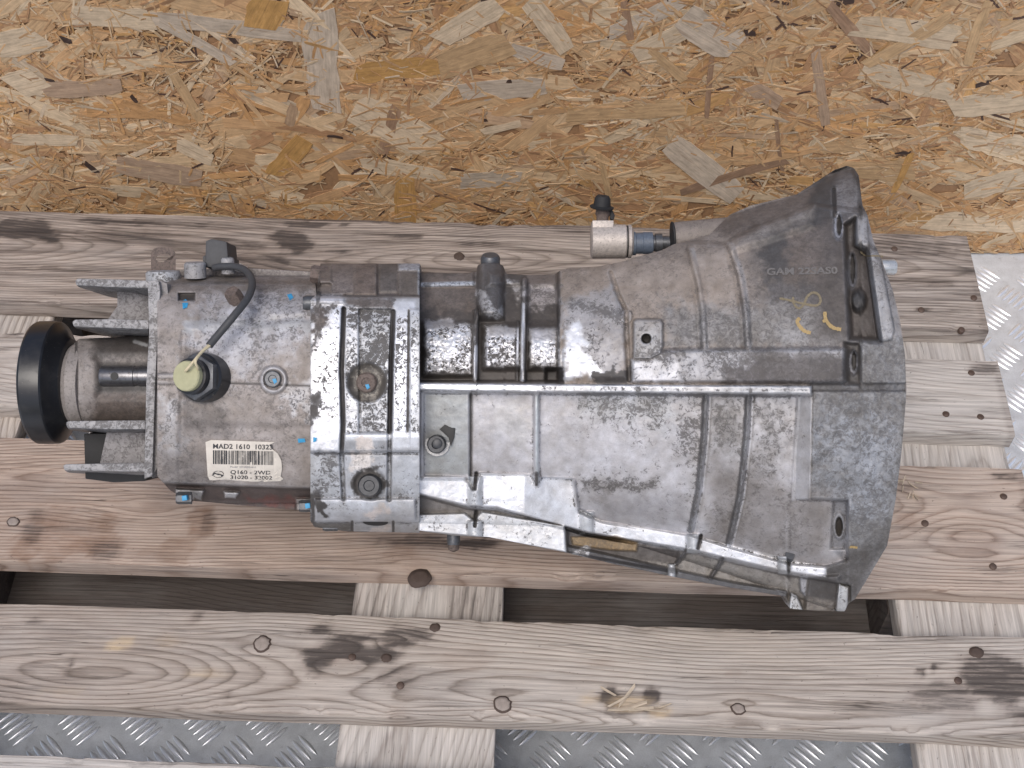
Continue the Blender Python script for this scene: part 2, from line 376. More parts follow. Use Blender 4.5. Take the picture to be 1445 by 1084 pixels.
# flakes one can recognise in the photo: two end points and width in pixels across, tone
GREY = (0.43, 0.355, 0.275); PALE = (0.50, 0.395, 0.275); TAN = (0.41, 0.275, 0.15); ORG = (0.42, 0.24, 0.085); BRN = (0.26, 0.165, 0.105); DUN = (0.34, 0.24, 0.165); BARK = (0.05, 0.032, 0.026)
KNOWN = [((455, 15), (462, 155), 62, GREY), ((100, 20), (215, 26), 30, PALE), ((215, 25), (425, 50), 22, GREY), ((225, 30), (330, 88), 16, GREY),
    ((385, 0), (365, 38), 52, ORG), ((18, 195), (110, 197), 20, PALE), ((60, 125), (172, 118), 26, DUN), ((230, 75), (285, 170), 20, TAN),
    ((165, 230), (285, 250), 36, DUN), ((250, 200), (300, 225), 26, PALE), ((430, 195), (385, 245), 34, ORG), ((620, 55), (705, 5), 34, PALE), ((620, 95), (720, 60), 40, TAN),
    ((500, 105), (625, 92), 30, ORG), ((715, 65), (795, 90), 22, GREY), ((745, 0), (800, 70), 30, PALE), ((880, 0), (890, 55), 14, BRN), ((895, 75), (975, 35), 30, PALE),
    ((915, 70), (965, 112), 16, TAN), ((650, 130), (770, 120), 32, GREY), ((500, 150), (610, 205), 60, PALE), ((560, 150), (540, 215), 22, BRN), ((572, 250), (574, 310), 44, ORG),
    ((510, 230), (630, 250), 26, PALE), ((650, 255), (735, 250), 30, GREY), ((800, 160), (970, 150), 28, TAN), ((680, 185), (735, 172), 12, PALE), ((945, 200), (1040, 275), 44, GREY),
    ((965, 20), (1040, 65), 50, GREY), ((1215, 98), (1345, 130), 34, PALE), ((1005, 75), (997, 165), 10, BRN), ((1150, 70), (1165, 175), 18, DUN), ((1170, 5), (1230, 75), 16, BRN),
    ((1205, 35), (1345, 55), 34, PALE), ((1395, 0), (1365, 90), 22, TAN), ((960, 0), (860, 45), 24, GREY), ((960, 270), (1110, 225), 14, BRN), ((1095, 165), (1105, 245), 8, BRN),
    ((1340, 150), (1445, 140), 34, PALE), ((1355, 190), (1445, 205), 34, PALE), ((1210, 235), (1290, 240), 40, TAN), ((1285, 215), (1260, 270), 14, ORG), ((1360, 270), (1445, 245), 40, PALE),
    ((1310, 310), (1445, 315), 36, PALE), ((860, 290), (845, 215), 12, TAN), ((1060, 120), (1100, 145), 24, DUN), ((1340, 20), (1220, 90), 20, TAN), ((0, 65), (60, 50), 36, PALE), ((20, 120), (60, 110), 40, PALE), ((55, 55), (70, 62), 10, BARK), ((84, 52), (102, 58), 9, BARK), ((322, 46), (334, 60), 9, BARK), ((120, 228), (138, 242), 10, BARK), ((185, 133), (194, 143), 7, BARK), ((64, 110), (78, 113), 5, BARK),
    ((1050, 44), (1066, 46), 8, BARK), ((1376, 120), (1398, 114), 8, BARK), ((1262, 217), (1284, 214), 7, BARK), ((715, 113), (722, 113), 6, BARK), ((462, 190), (484, 193), 4, BARK), ((682, 168), (688, 168), 5, BARK), ((1180, 2), (1205, 0), 8, BARK), ((1359, 320), (1366, 322), 10, BARK)]
for k, (a, b, wpx, col) in enumerate(KNOWN):
    x0, z0 = w_at(*a); x1, z1 = w_at(*b)
    L = math.hypot(x1 - x0, z1 - z0); an = math.atan2(z1 - z0, x1 - x0)
    # pixel width -> metres across the flake on the wall
    sc = 0.78 + 0.42 * abs(math.cos(an))
    flakes.append((9 + L, (x0 + x1) / 2, (z0 + z1) / 2, L, wpx / 1340 * sc, an, 0.0023 + 0.0005 * rng.random(), np.array(col) * rng.uniform(0.88, 1.02), rng.normal(0, 0.015), 9000 + k))
for k in range(2600):                       # large flakes
    L = rng.uniform(0.03, 0.12); W = rng.uniform(0.005, 0.022)
    an = rng.normal(0, 0.5) if rng.random() < 0.72 else rng.uniform(0, math.pi)
    flakes.append((L * W * 100, rng.uniform(-0.95, 0.95), rng.uniform(0.0, 0.56), L, W, an, 0.0009 + 0.0013 * rng.random(), PAL[rng.choice(9, p=PW)] * rng.uniform(0.88, 1.12), rng.normal(0, 0.03), k))
for k in range(24000):                       # slivers and fines
    L = rng.uniform(0.004, 0.024) if rng.random() < .85 else rng.uniform(.02, .045); W = rng.uniform(0.0008, 0.0026) * (1 + L * 14)
    an = rng.normal(0, 0.7) if rng.random() < 0.6 else rng.uniform(0, math.pi)
    cz = rng.uniform(0.0, 0.5); cx = rng.uniform(-0.95, 0.95)
    if fbm(np.array([cx * 9]), np.array([cz * 9]), 77)[0] < 0.36: continue
    c = PAL[rng.choice(9, p=PW)] * rng.uniform(0.78, 1.12)
    if rng.random() < 0.02: c = np.array((0.07, 0.04, 0.03))
    flakes.append((0, cx, cz, L, W, an, 0.0010 + 0.0018 * rng.random(), c, rng.normal(0, 0.06), 20000 + k))
flakes.sort(key=lambda f: -f[0])
sv, sq, su, scol, off = [], [], [], [], 0
single = 0
for f in flakes:
    size, cx, cz, L, W, an, dep, col, tilt, seed = f
    v, q, uv, cc = strand(cx, cz, L, W, an, dep, col, tilt, seed)
    zmin = v[:, 2].min() + cz
    if zmin < 0.002: cz += 0.002 - zmin
    u_, v_ = project((cx, WALL_Y, cz))
    if single < 299 and size > 0 and -30 < u_ < 1475 and -20 < v_ < 345:
        o = link('wood_strand', np_mesh('wood_strand', v, q, mat=M_STRAND, smooth=False, colors={'col': cc}, uv=uv), wall)
        o.location = (cx, WALL_Y, cz); single += 1
    else:
        v = v + np.array([cx, WALL_Y, cz]); sv.append(v); sq.append(q + off); su.append(uv); scol.append(cc); off += len(v)
o = link('wood_strands', np_mesh('wood_strands', np.concatenate(sv), np.concatenate(sq), mat=M_STRAND, smooth=False, colors={'col': np.concatenate(scol)}, uv=np.concatenate(su)), wall)
o['kind'] = 'stuff'

# ------------------------------------------------------------------ pallet
YAW = math.radians(-2.1)
PCX, PCY = -0.0786, 0.687
pallet = empty('wooden_pallet', (PCX, PCY, 0)); pallet.rotation_euler = (0, 0, YAW)
tag(pallet, 'weathered grey wooden pallet on the checker plate, carrying the gearbox', 'pallet')
def pl(px, py, z=0.144):
    p = on_z(px, py, z); dx, dy = p[0] - PCX, p[1] - PCY
    c, s = math.cos(-YAW), math.sin(-YAW)
    return dx * c - dy * s, dx * s + dy * c
def smooth1(x, knots, seed, amp):
    r = np.random.default_rng(seed); return np.interp(x, np.linspace(-0.7, 0.7, knots), r.normal(0, amp, knots))
def board(name, mat, cx, cy, L, W, z1, T, along='x', seed=1, freq=240, knots=(), paint=None, dep=(0.02, 0.02), nx=None, bite=()):
    """one plank: grain follows a ring field bent round its knots; edges slightly worn."""
    r = np.random.default_rng(seed)
    nx = nx or max(8, int(L / 0.005)); ny = max(6, int(W / 0.0045))
    xs = np.linspace(-L / 2, L / 2, nx)
    ys = np.linspace(-W / 2, W / 2, ny)
    cr = 0.0025
    sec = [(-W / 2, -T), (-W / 2, -T * 0.5), (-W / 2, -cr), (-W / 2 + cr * 0.4, -cr * 0.25)] + [(y, 0.0) for y in ys[1:-1]] + [(W / 2 - cr * 0.4, -cr * 0.25), (W / 2, -cr), (W / 2, -T * 0.5), (W / 2, -T)]
    sec = np.array(sec); m = len(sec)
    X = np.repeat(xs[:, None], m, 1); Y = np.repeat(sec[None, :, 0], nx, 0); Z = np.repeat(sec[None, :, 1], nx, 0)
    e1 = (fbm(X * 9 + seed, X * 0 + 3.3, seed, 5) - 0.5) * 0.004; 
    Y = Y + e1 * np.sign(Y) * (np.abs(Y) > W / 2 - 0.004)
    Z = Z + (fbm(X * 25, Y * 60, seed + 3, 4) - 0.5) * 0.0014 * (Z > -0.004)
    edge = (np.abs(Y) > W / 2 - 0.006) & (Z > -0.004)
    Z = Z - edge * np.clip(fbm(X * 30, X * 0 + seed, seed + 9, 4) - 0.55, 0, 1) * 0.016
    Xg = X + cx if along == 'x' else X; Yg = Y
    gx_, gy_ = X, Y
    lw = lambda f, sd: fbm(X * f + 31.7 + sd, X * 0 + sd * 0.37, seed + sd, 3, 0.4) - 0.5
    yp = W * 1.1 * lw(1.6, 1); dp = dep[0] + dep[1] * 3 * np.abs(lw(1.9, 5) + 0.15)
    wig = (fbm(X * 4, Y * 14, seed + 21, 4) - 0.5) * 0.009
    ring = np.sqrt((Y - yp + wig) ** 2 + (dp + Z * 0.7) ** 2)
    px_, py_ = (X + cx, Y + cy)
    for kx, ky, kr in knots:
        R_ = kr * 1.25; d2 = ((px_ - kx) / 2.6) ** 2 + (py_ - ky) ** 2
        ring = ring - np.sign(np.mean((Y - yp)[np.abs(px_ - kx) < 0.03])) * (py_ - ky) * R_ * R_ / (d2 + 0.8 * R_ * R_)
    ring = ring * freq
    A = {'ring': ring, 'stain': np.zeros_like(X), 'fresh': np.zeros_like(X), 'brown': np.zeros_like(X)}
    A['brown'] = np.clip(fbm(X * 6, Y * 14, seed + 5, 4) - 0.5, 0, 1) * 0.8
    A['stain'] = np.clip(fbm(X * 7, Y * 16, seed + 8, 4) - 0.6, 0, 1) * 1.2
    A['stain'] = A['stain'] + np.clip(0.35 * (np.abs(X) > L / 2 - 0.008), 0, 1)
    for kx, ky, kr in knots:
        d = np.hypot((px_ - kx) / 1.6, (py_ - ky))
        A['brown'] = np.maximum(A['brown'], 0.5 * sstep(kr * 1.6, kr * 0.4, d))
    for kx, ky, kr in bite:
        d = np.hypot(px_ - kx, py_ - ky); k_ = sstep(kr, kr * 0.7, d) * (Z > -0.004)
        Z = Z - 0.012 * k_; A['stain'] = np.maximum(A['stain'], k_ * 0.6); A['brown'] = np.maximum(A['brown'], k_ * 0.8)
    if paint: paint(px_, py_, A, Z)
    V = np.stack([X, Y, Z], -1).reshape(-1, 3)
    idx = np.arange(nx * m).reshape(nx, m)
    q = np.stack([idx[:-1, :-1], idx[1:, :-1], idx[1:, 1:], idx[:-1, 1:]], -1).reshape(-1, 4)
    q2 = np.stack([idx[:-1, -1], idx[1:, -1], idx[1:, 0], idx[:-1, 0]], -1)
    # end caps as strips between mirrored section points
    caps = []
    for k in range(m // 2 - 1):
        caps.append((idx[0, k], idx[0, k + 1], idx[0, m - 2 - k], idx[0, m - 1 - k])); caps.append((idx[-1, k + 1], idx[-1, k], idx[-1, m - 1 - k], idx[-1, m - 2 - k]))
    q = np.concatenate([q, q2, np.array(caps)])
    if along == 'y':
        pass
    me = np_mesh(name, V, q, mat=mat, attrs={k: np.clip(a, 0, 1) if k != 'ring' else a for k, a in A.items()})
    me.polygons.foreach_set('use_smooth', np.ones(len(me.polygons), dtype=bool))
    o = link(name, me, pallet); o.location = (cx, cy, z1)
    if along == 'y': o.rotation_euler = (0, 0, math.pi / 2)
    try: me.set_sharp_from_angle(angle=math.radians(50))
    except Exception: pass
    return o
def blob(px_, py_, A, key, x, y, rx, ry, amt, seed=3, soft=0.6):
    lx, ly = pl(x, y); rx_, ry_ = rx / 1430, ry / 1400
    d = np.sqrt(((px_ - lx) / rx_) ** 2 + ((py_ - ly) / ry_) ** 2) + (fbm(px_ * 40, py_ * 60, seed, 4) - 0.5) * 1.5
    A[key] = np.maximum(A[key], amt * sstep(1.0, 1.0 - soft, d))
def pk(x, y, r): a, b = pl(x, y); return (a, b, r / 1430)
def paint_back(px_, py_, A, Z):
    A['brown'] = np.maximum(A['brown'], 0.45 * sstep(0.45, -0.2, px_)); A['stain'] = np.maximum(A['stain'], np.clip(fbm(px_ * 5, py_ * 22, 91, 4) - 0.47, 0, 1) * 2.2)  # browner, dirtier wood leftwards, also standing in for dimmer light there
    blob(px_, py_, A, 'stain', 40, 325, 110, 28, 1.0, 4); blob(px_, py_, A, 'stain', 415, 340, 40, 35, 0.95, 5); blob(px_, py_, A, 'stain', 370, 370, 80, 14, 0.7, 6)
    blob(px_, py_, A, 'stain', 1290, 345, 120, 22, 0.6, 8); blob(px_, py_, A, 'brown', 100, 430, 200, 40, 0.45, 9); blob(px_, py_, A, 'brown', 203, 330, 5, 22, 0.7, 2); blob(px_, py_, A, 'brown', 262, 330, 4, 20, 0.7, 2)
    blob(px_, py_, A, 'stain', 1300, 437, 14, 6, 1, 9)
    for b in ((150, 312, 130, 9, .8, 41), (440, 318, 70, 12, .9, 42), (560, 332, 100, 8, .75, 43), (330, 345, 70, 16, .7, 44), (690, 345, 90, 8, .7, 45), (80, 380, 120, 8, .6, 46), (1290, 360, 90, 6, .7, 47), (1310, 400, 70, 5, .6, 48), (480, 355, 60, 10, .8, 49)): blob(px_, py_, A, 'stain', *b)
    A['brown'] *= 0.8
def paint_mid(px_, py_, A, Z):
    blob(px_, py_, A, 'stain', 20, 470, 30, 14, 0.6, 4); blob(px_, py_, A, 'stain', 1390, 520, 30, 12, 0.7, 5)
    A['brown'] = np.maximum(A['brown'] * 0.6, 0.35 * sstep(0.1, -0.5, px_))  # left end browned: sideways fall-off of light put into the wood
def paint_centre(px_, py_, A, Z):
    A['brown'] = np.maximum(A['brown'], 0.55 * sstep(0.40, -0.1, px_) * (0.6 + 0.8 * (fbm(px_ * 5, py_ * 12, 66, 3) - .3)))  # brown wood, deepened leftwards to imitate the weaker light
    for b in ((88, 752, 76, 40, 0.85, 4, .2), (130, 765, 45, 32, 1.0, 5, .3), (285, 735, 24, 34, 0.95, 6, .4), (45, 770, 30, 24, 1.0, 9, .3), (230, 780, 60, 14, 0.6, 8), (40, 700, 60, 20, .6, 19), (250, 775, 30, 22, .8, 20, .3)): blob(px_, py_, A, 'brown', *b)
    blob(px_, py_, A, 'stain', 45, 755, 26, 42, 0.6, 14); blob(px_, py_, A, 'stain', 150, 772, 30, 26, 0.6, 15); blob(px_, py_, A, 'stain', 292, 742, 12, 34, 0.5, 16); blob(px_, py_, A, 'stain', 90, 745, 60, 8, 0.4, 17)
    blob(px_, py_, A, 'stain', 600, 765, 80, 14, 0.7, 5); blob(px_, py_, A, 'stain', 655, 768, 50, 14, 0.95, 6); blob(px_, py_, A, 'brown', 560, 780, 50, 16, 0.8, 61); blob(px_, py_, A, 'brown', 740, 790, 150, 18, 0.5, 62); blob(px_, py_, A, 'stain', 1410, 672, 26, 9, 0.8, 7)
    blob(px_, py_, A, 'stain', 1275, 690, 24, 14, 0.5, 8); blob(px_, py_, A, 'fresh', 1290, 700, 14, 10, 0.5, 11); blob(px_, py_, A, 'brown', 1280, 735, 25, 20, 0.7, 12)
    blob(px_, py_, A, 'brown', 590, 815, 24, 12, 1.0, 2); blob(px_, py_, A, 'stain', 592, 816, 15, 8, 1.0, 3)
def paint_front(px_, py_, A, Z):
    for b in ((490, 925, 85, 42, 1.0, 4), (580, 900, 70, 22, 0.75, 5), (560, 960, 60, 18, 0.6, 6), (1400, 960, 75, 55, 0.85, 7), (1330, 985, 50, 30, 0.6, 8), (862, 985, 14, 22, 0.9, 9), (920, 980, 14, 18, 1.0, 10), (900, 1004, 50, 7, 0.8, 19),
              (45, 875, 26, 7, 0.7, 11), (280, 870, 16, 14, 0.6, 12), (100, 940, 14, 20, 0.7, 13), (1300, 948, 7, 7, 1, 14), (1318, 942, 8, 7, 1, 15), (320, 980, 14, 10, 0.7, 16)): blob(px_, py_, A, 'stain', *b)
    for b in ((165, 910, 26, 14, 0.95, 21), (240, 905, 18, 10, 0.3, 22), (290, 950, 34, 5, 0.5, 23), (885, 992, 40, 14, 0.9, 24), (935, 1003, 20, 10, 0.8, 25), (830, 985, 22, 12, .6, 27), (85, 975, 28, 10, 0.25, 26)): blob(px_, py_, A, 'fresh', *b)
    for b in ((655, 930, 60, 18, 0.4, 31), (95, 955, 30, 26, 0.45, 32), (850, 935, 34, 8, 0.45, 33), (1030, 950, 26, 12, 0.5, 34)): blob(px_, py_, A, 'brown', *b)
    A['brown'] = np.maximum(A['brown'] * 0.8, 0.42 * sstep(0.15, -0.4, px_)); A['stain'] = np.maximum(A['stain'], np.clip(fbm(px_ * 5, py_ * 20, 92, 4) - 0.52, 0, 1) * 1.6)  # leftward browning imitates light fading along the board
TH = 0.022; ZT = 0.144
b_back = board('deck_board', M_WOODG, 0, 0.3275, 1.2, 0.145, ZT, TH, seed=3, freq=300, dep=(0.02, 0.03), knots=(pk(1160, 440, 7), pk(640, 350, 9)), paint=paint_back)
b_mid = board('deck_board', M_WOODP, 0.002, 0.164, 1.2, 0.10, ZT - 0.0008, TH, seed=8, freq=300, dep=(0.03, 0.03), paint=paint_mid)
b_cen = board('deck_board', M_WOODB, 0.0, 0.0, 1.2, 0.145, ZT, TH, seed=21, freq=280, dep=(0.004, 0.03), knots=(pk(50, 738, 9), pk(215, 715, 16), pk(590, 800, 20), pk(1370, 770, 26)), paint=paint_centre, bite=((*pl(592, 822), 0.013),))
b_fr = board('deck_board', M_WOOD, 0.0, -0.1685, 1.2, 0.10, ZT, TH, seed=33, freq=290, dep=(0.004, 0.025), knots=(pk(370, 908, 12), pk(555, 905, 8), pk(709, 995, 12), pk(1042, 1001, 9), pk(480, 925, 20), pk(560, 1005, 10)), paint=paint_front)
b_last = board('deck_board', M_WOODP, 0.0, -0.3385, 1.2, 0.145, ZT - 0.0005, TH, seed=44, freq=220, dep=(0.01, 0.03))
b_mid['label'] = 'narrow pale grey deck board'; b_cen['label'] = 'brown deck board under the gearbox'
b_fr['label'] = 'narrow deck board with a black stain and many knots'
for k, x in enumerate((-0.5275, 0.0, 0.5275)):
    def paint_cross(px_, py_, A, Z):
        A['brown'] *= 0.5
        if k == 1: A['stain'] = np.maximum(A['stain'], 0.8 * np.clip(fbm(px_ * 9, py_ * 50, 3, 4) * 2.2 - 0.9, 0, 1) * sstep(-0.17, -0.10, px_))
    def cross():
        L, W = 0.8, 0.145
        o = board('stringer_board', M_WOODP if k else M_WOOD, 0, 0, L, W, ZT - TH - 0.0006, TH, along='y', seed=60 + k, freq=150, dep=(0.03, 0.02), paint=paint_cross)
        o.location = (x, 0, ZT - TH - 0.0008); return o
    cross()
    for y in (-0.35, 0.0, 0.35):
        Wb = 0.10 if y else 0.145
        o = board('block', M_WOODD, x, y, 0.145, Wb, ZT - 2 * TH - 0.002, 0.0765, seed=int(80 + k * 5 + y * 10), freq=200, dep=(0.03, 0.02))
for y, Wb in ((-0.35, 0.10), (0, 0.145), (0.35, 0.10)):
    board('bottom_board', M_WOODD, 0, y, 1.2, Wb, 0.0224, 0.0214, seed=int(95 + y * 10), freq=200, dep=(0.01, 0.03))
# torn splinters standing up from the front board
def splinter_mesh(L, W, lift, seed):
    v, q, uv, cc = strand(0, 0, L, W, 0, 0.0012, np.array((0.40, 0.335, 0.26)), 0.1, seed, 0.8)
    return np_mesh('splinter', np.stack([v[:, 0], v[:, 2], 0.0004 - v[:, 1] + lift * (v[:, 0] / L + .5) ** 2], 1), q, mat=M_STRAND, smooth=False, colors={'col': cc}, uv=uv)
for k_, (x, y, L, W, an, lift) in enumerate(((872, 992, .020, .0022, .5, .004), (884, 985, .024, .0028, .9, .006), (893, 998, .026, .003, .25, .003), (905, 1002, .022, .003, .1, .002), (926, 1004, .020, .0026, -.1, .002), (858, 978, .016, .002, -.6, .003), (938, 998, .012, .0016, .3, .003), (876, 1003, .024, .0022, .05, .002))):
    o = link('splinter', splinter_mesh(L, W, lift, 700 + k_), b_fr); a_, b_ = pl(x, y); o.location = (a_ - b_fr.location.x, b_ - b_fr.location.y, 0.0006); o.rotation_euler = (0, 0, an)
for k_ in range(12):
    x, y = 1272 + rng.normal(0, 10), 690 + rng.normal(0, 8); L = rng.uniform(.006, .014)
    o = link('splinter', splinter_mesh(L, .0011, .003, 740 + k_), b_cen); a_, b_ = pl(x, y); o.location = (a_ - b_cen.location.x, b_ - b_cen.location.y, 0.0006); o.rotation_euler = (0, 0, rng.uniform(0, 6))
# knots: a loose round plug with a dark bark ring
M_KNOT = mat_simple('knot_wood', (0.30, 0.255, 0.225), 0.7, 0, 0.4, 350, 0.4)
M_BARK = mat_simple('knot_ring', (0.075, 0.052, 0.042), 0.8, 0, 0.3, 350)
def knot(bd, x, y, r, seed, light=1):
    q = np.random.default_rng(seed); n = 20; ph = np.linspace(0, 2 * math.pi, n, endpoint=False)
    sh = 1 + 0.07 * np.sin(2 * ph + q.random() * 6) + 0.05 * q.normal(0, 1, n)
    v = [(0, 0, .0016)]; f = []; rr = r / 1430
    for k_, z in ((0.5, .0017), (0.82, .0014), (0.84, .0006), (1.0, .0009), (1.08, -.002)):
        v += [(rr * k_ * s_ * math.cos(t), rr * k_ * s_ * math.sin(t) * .92, z) for t, s_ in zip(ph, sh)]
    f += [(0, 1 + i, 1 + (i + 1) % n) for i in range(n)]
    for k_ in range(4):
        for i in range(n): a_, b_ = 1 + k_ * n + i, 1 + k_ * n + (i + 1) % n; f.append((a_, a_ + n, b_ + n, b_))
    me = np_mesh('knot', v, polys=f, mat=M_KNOT); me.materials.append(M_BARK)
    me.polygons.foreach_set('material_index', np.array([0 if i < 2 * n else 1 for i in range(len(f))], dtype=np.int32) if light else np.ones(len(f), np.int32))
    o = link('knot', me, bd); a_, b_ = pl(x, y); o.location = (a_ - bd.location.x, b_ - bd.location.y, 0.0)
for bd, lst in ((b_fr, ((370, 909, 12.5, 1), (709, 994, 12.5, 1), (1042, 1001, 9, 1), (614, 886, 7, 0), (545, 929, 7, 0), (1378, 921, 9, 0))), (b_cen, ((19, 737, 9, 1), (592, 815, 15, 0), (640, 773, 7, 0))), (b_back, ((648, 362, 9, 0),))):
    for k_, (x, y, r, l_) in enumerate(lst): knot(bd, x, y, r, int(x), l_)
# nails in the deck boards
def nail_mesh(r=0.0037, h=0.0012):
    v = [(0, 0, h)]; q = []
    n = 12
    for rr, z in ((r * 0.8, h * 0.95), (r, h * 0.5), (r, -0.004)):
        v += [(rr * math.cos(2 * math.pi * i / n), rr * math.sin(2 * math.pi * i / n), z) for i in range(n)]
    p = [(0, 1 + i, 1 + (i + 1) % n) for i in range(n)]
    for k in range(2):
        for i in range(n):
            a = 1 + k * n + i; b = 1 + k * n + (i + 1) % n; p.append((a, a + n, b + n, b))
    return np_mesh('nail', v, polys=p, mat=M_NAIL, smooth=True)
NAIL = nail_mesh()
for bd, spots in ((b_cen, ((1305, 739), (1401, 800), (1416, 701))), (b_mid, ((1335, 584), (1384, 588), (1371, 526))), (b_back, ((1300, 438), (1374, 421), (1357, 466), (1262, 352))),
                  (b_fr, ((497, 928), (565, 968), (1352, 961))), (b_last, ())):
    for (x, y) in spots:
        a, b = pl(x, y); o = link('nail', NAIL, bd); o.location = (a - bd.location.x, b - bd.location.y, 0.0004); o.rotation_euler = (0.12, 0.1, x)

# ------------------------------------------------------------------ gearbox
# Local gearbox frame: u along its length (world X), v across it, w out of its side that faces up and forward (m); the axis lies Z0 from the camera.
Z0 = 1.156
ROOT = np.array([0.0, 0.6957, 0.144])
gear = empty('gearbox', ROOT)
tag(gear, 'grimy cast aluminium car gearbox lying on the pallet, bell end right', 'gearbox')
def T(u, v, w):
    """local metres -> world, relative to the gearbox's base"""
    u, v, w = np.broadcast_arrays(np.asarray(u, float), np.asarray(v, float), np.asarray(w, float))
    p = CAM + u[..., None] * RIGHT + v[..., None] * UP + (Z0 - w)[..., None] * VIEW - ROOT
    p[..., 2] = np.maximum(p[..., 2], 0.0003)
    return p
def LOC(px, py, w=0.0):
    z = Z0 - w; return (px - CX) / FPX * z, -(py - CY) / FPX * z, w
def TP(px, py, w=0.0):
    return T(*LOC(np.asarray(px, float), np.asarray(py, float), np.asarray(w, float)))

class Casting:
    """A closed cast body: finely gridded outer side with its ribs, pads and recesses, plain rounded back."""
    def __init__(s, xs, top, bot, nu, nt, half, xh, yc, wmax, p=2.0, woff=0.0, cap=None):
        s.u = cap(nu) if cap else np.linspace(xs[0], xs[-1], nu)
        xt = np.asarray(top, float); xb = np.asarray(bot, float)
        T_ = np.interp(s.u, xt[:, 0], xt[:, 1]); B_ = np.interp(s.u, xb[:, 0], xb[:, 1])
        t = np.linspace(-1, 1, nt); t = np.sin(t * math.pi / 2) * 0.35 + t * 0.65
        s.X = np.repeat(s.u[:, None], nt, 1); s.Y = (T_ + B_)[:, None] / 2 + (B_ - T_)[:, None] / 2 * t[None, :]
        s.nu, s.nt = nu, nt
        hh = np.interp(s.u, xh, half)[:, None]; ww = np.interp(s.u, xh, wmax)[:, None]
        yy = np.interp(s.u, xh, yc)[:, None] if np.ndim(yc) else yc
        q = np.clip(np.abs((s.Y - yy) / hh), 0, 1)
        s.W = woff + ww * (1 - q ** p) ** (1 / p)
        s.base = s.W.copy()
        s.D = np.zeros_like(s.W)            # feature height, m
        s.col = np.tile(np.array((0.30, 0.295, 0.30)), (nu, nt, 1)); s.dirt = np.full_like(s.W, 0.25); s.shine = np.full_like(s.W, 0.15)
        s.wob = (fbm(s.X / 9, s.Y / 9, 5, 4) - 0.5)
    # masks -----------------------------------------------------------------
    def poly(s, pts, soft=3.0, rag=0.0):
        pts = np.asarray(pts, float); m = np.zeros_like(s.X)
        lo = pts.min(0) - soft * 3 - rag * 12 - 2; hi = pts.max(0) + soft * 3 + rag * 12 + 2
        sel = (s.X >= lo[0]) & (s.X <= hi[0]) & (s.Y >= lo[1]) & (s.Y <= hi[1])
        x = s.X[sel]; y = s.Y[sel]
        if not len(x): return m
        d = np.full(len(x), 1e9); ins = np.zeros(len(x), bool)
        n = len(pts)
        for i in range(n):
            a, b = pts[i], pts[(i + 1) % n]; e = b - a; wx, wy = x - a[0], y - a[1]
            t = np.clip((wx * e[0] + wy * e[1]) / max(e @ e, 1e-9), 0, 1)
            d = np.minimum(d, (wx - t * e[0]) ** 2 + (wy - t * e[1]) ** 2)
            c = ((a[1] <= y) & (b[1] > y)) | ((b[1] <= y) & (a[1] > y))
            if abs(e[1]) > 1e-9:
                ins ^= c & (x < a[0] + (y - a[1]) / e[1] * e[0])
        sd_ = np.sqrt(d) * np.where(ins, 1, -1) + rag * 24 * s.wob[sel]
        m[sel] = sstep(-soft, soft, sd_); return m
    def rect(s, x0, y0, x1, y1, soft=3.0, rag=0.0): return s.poly([(x0, y0), (x1, y0), (x1, y1), (x0, y1)], soft, rag)
    def line(s, pts, width, soft=1.5):
        d = np.full_like(s.X, 1e9); pts = np.asarray(pts, float)
        for a, b in zip(pts[:-1], pts[1:]):
            e = b - a; wx, wy = s.X - a[0], s.Y - a[1]; t = np.clip((wx * e[0] + wy * e[1]) / max(e @ e, 1e-9), 0, 1)
            d = np.minimum(d, (wx - t * e[0]) ** 2 + (wy - t * e[1]) ** 2)
        return 1 - sstep(width / 2 - soft, width / 2 + soft, np.sqrt(d))
    def ell(s, cx, cy, rx, ry, soft=0.15, rag=0.0):
        return sstep(1 + soft, 1 - soft, np.sqrt(((s.X - cx) / rx) ** 2 + ((s.Y - cy) / ry) ** 2) + rag * s.wob)
    # edits -----------------------------------------------------------------
    def up(s, m, mm): s.D += m * mm / 1000
    def flat(s, m, w): s.W = s.W * (1 - m) + w * m
    def paint(s, m, col=None, dirt=None, shine=None):
        if col is not None: s.col = s.col * (1 - m[..., None]) + np.asarray(col) * m[..., None]
        if dirt is not None: s.dirt = s.dirt * (1 - m) + dirt * m
        if shine is not None: s.shine = s.shine * (1 - m) + shine * m
    def w(s, px, py):
        d = (s.X - px) ** 2 + (s.Y - py) ** 2; i = np.unravel_index(np.argmin(d), d.shape); return float((s.W + s.D)[i])
    def build(s, name, mat, depth, xd, nb=26, wear=True, noise=0.0008, curve=1.0):
        h = s.W + s.D + noise * (fbm(s.X / 6, s.Y / 6, 8, 4) - 0.5) + 0.0012 * (fbm(s.X / 28, s.Y / 28, 18, 3) - 0.5)
        if wear:      # arrises rubbed bright, hollows keep their oil
            k = 2
            a = (np.roll(h, k, 0) + np.roll(h, -k, 0) + np.roll(h, k, 1) + np.roll(h, -k, 1)) / 4 - h
            a[:k] = a[-k:] = 0; a[:, :k] = a[:, -k:] = 0
            sh0 = np.clip(s.shine * 1.6, 0.0, 1); ed = np.clip(-a * 1100 - 0.15, 0, 1) * curve * (0.18 + 0.8 * sh0); cv = np.clip(a * 800 - 0.15, 0, 1)
            s.paint(ed * 0.55 * (s.wob + 0.65), (0.55, 0.56, 0.59), None, 0.7); s.dirt = s.dirt - ed * 0.2 + cv * 0.28
        tv = 0.55 * fbm(s.X / 34, s.Y / 34, 71, 4) + 0.45 * fbm(s.X / 11, s.Y / 11, 72, 3)
        tint = np.stack([1 + (tv - .5) * .9, 1 + (tv - .5) * 1.0, 1 + (tv - .5) * 1.15], -1)
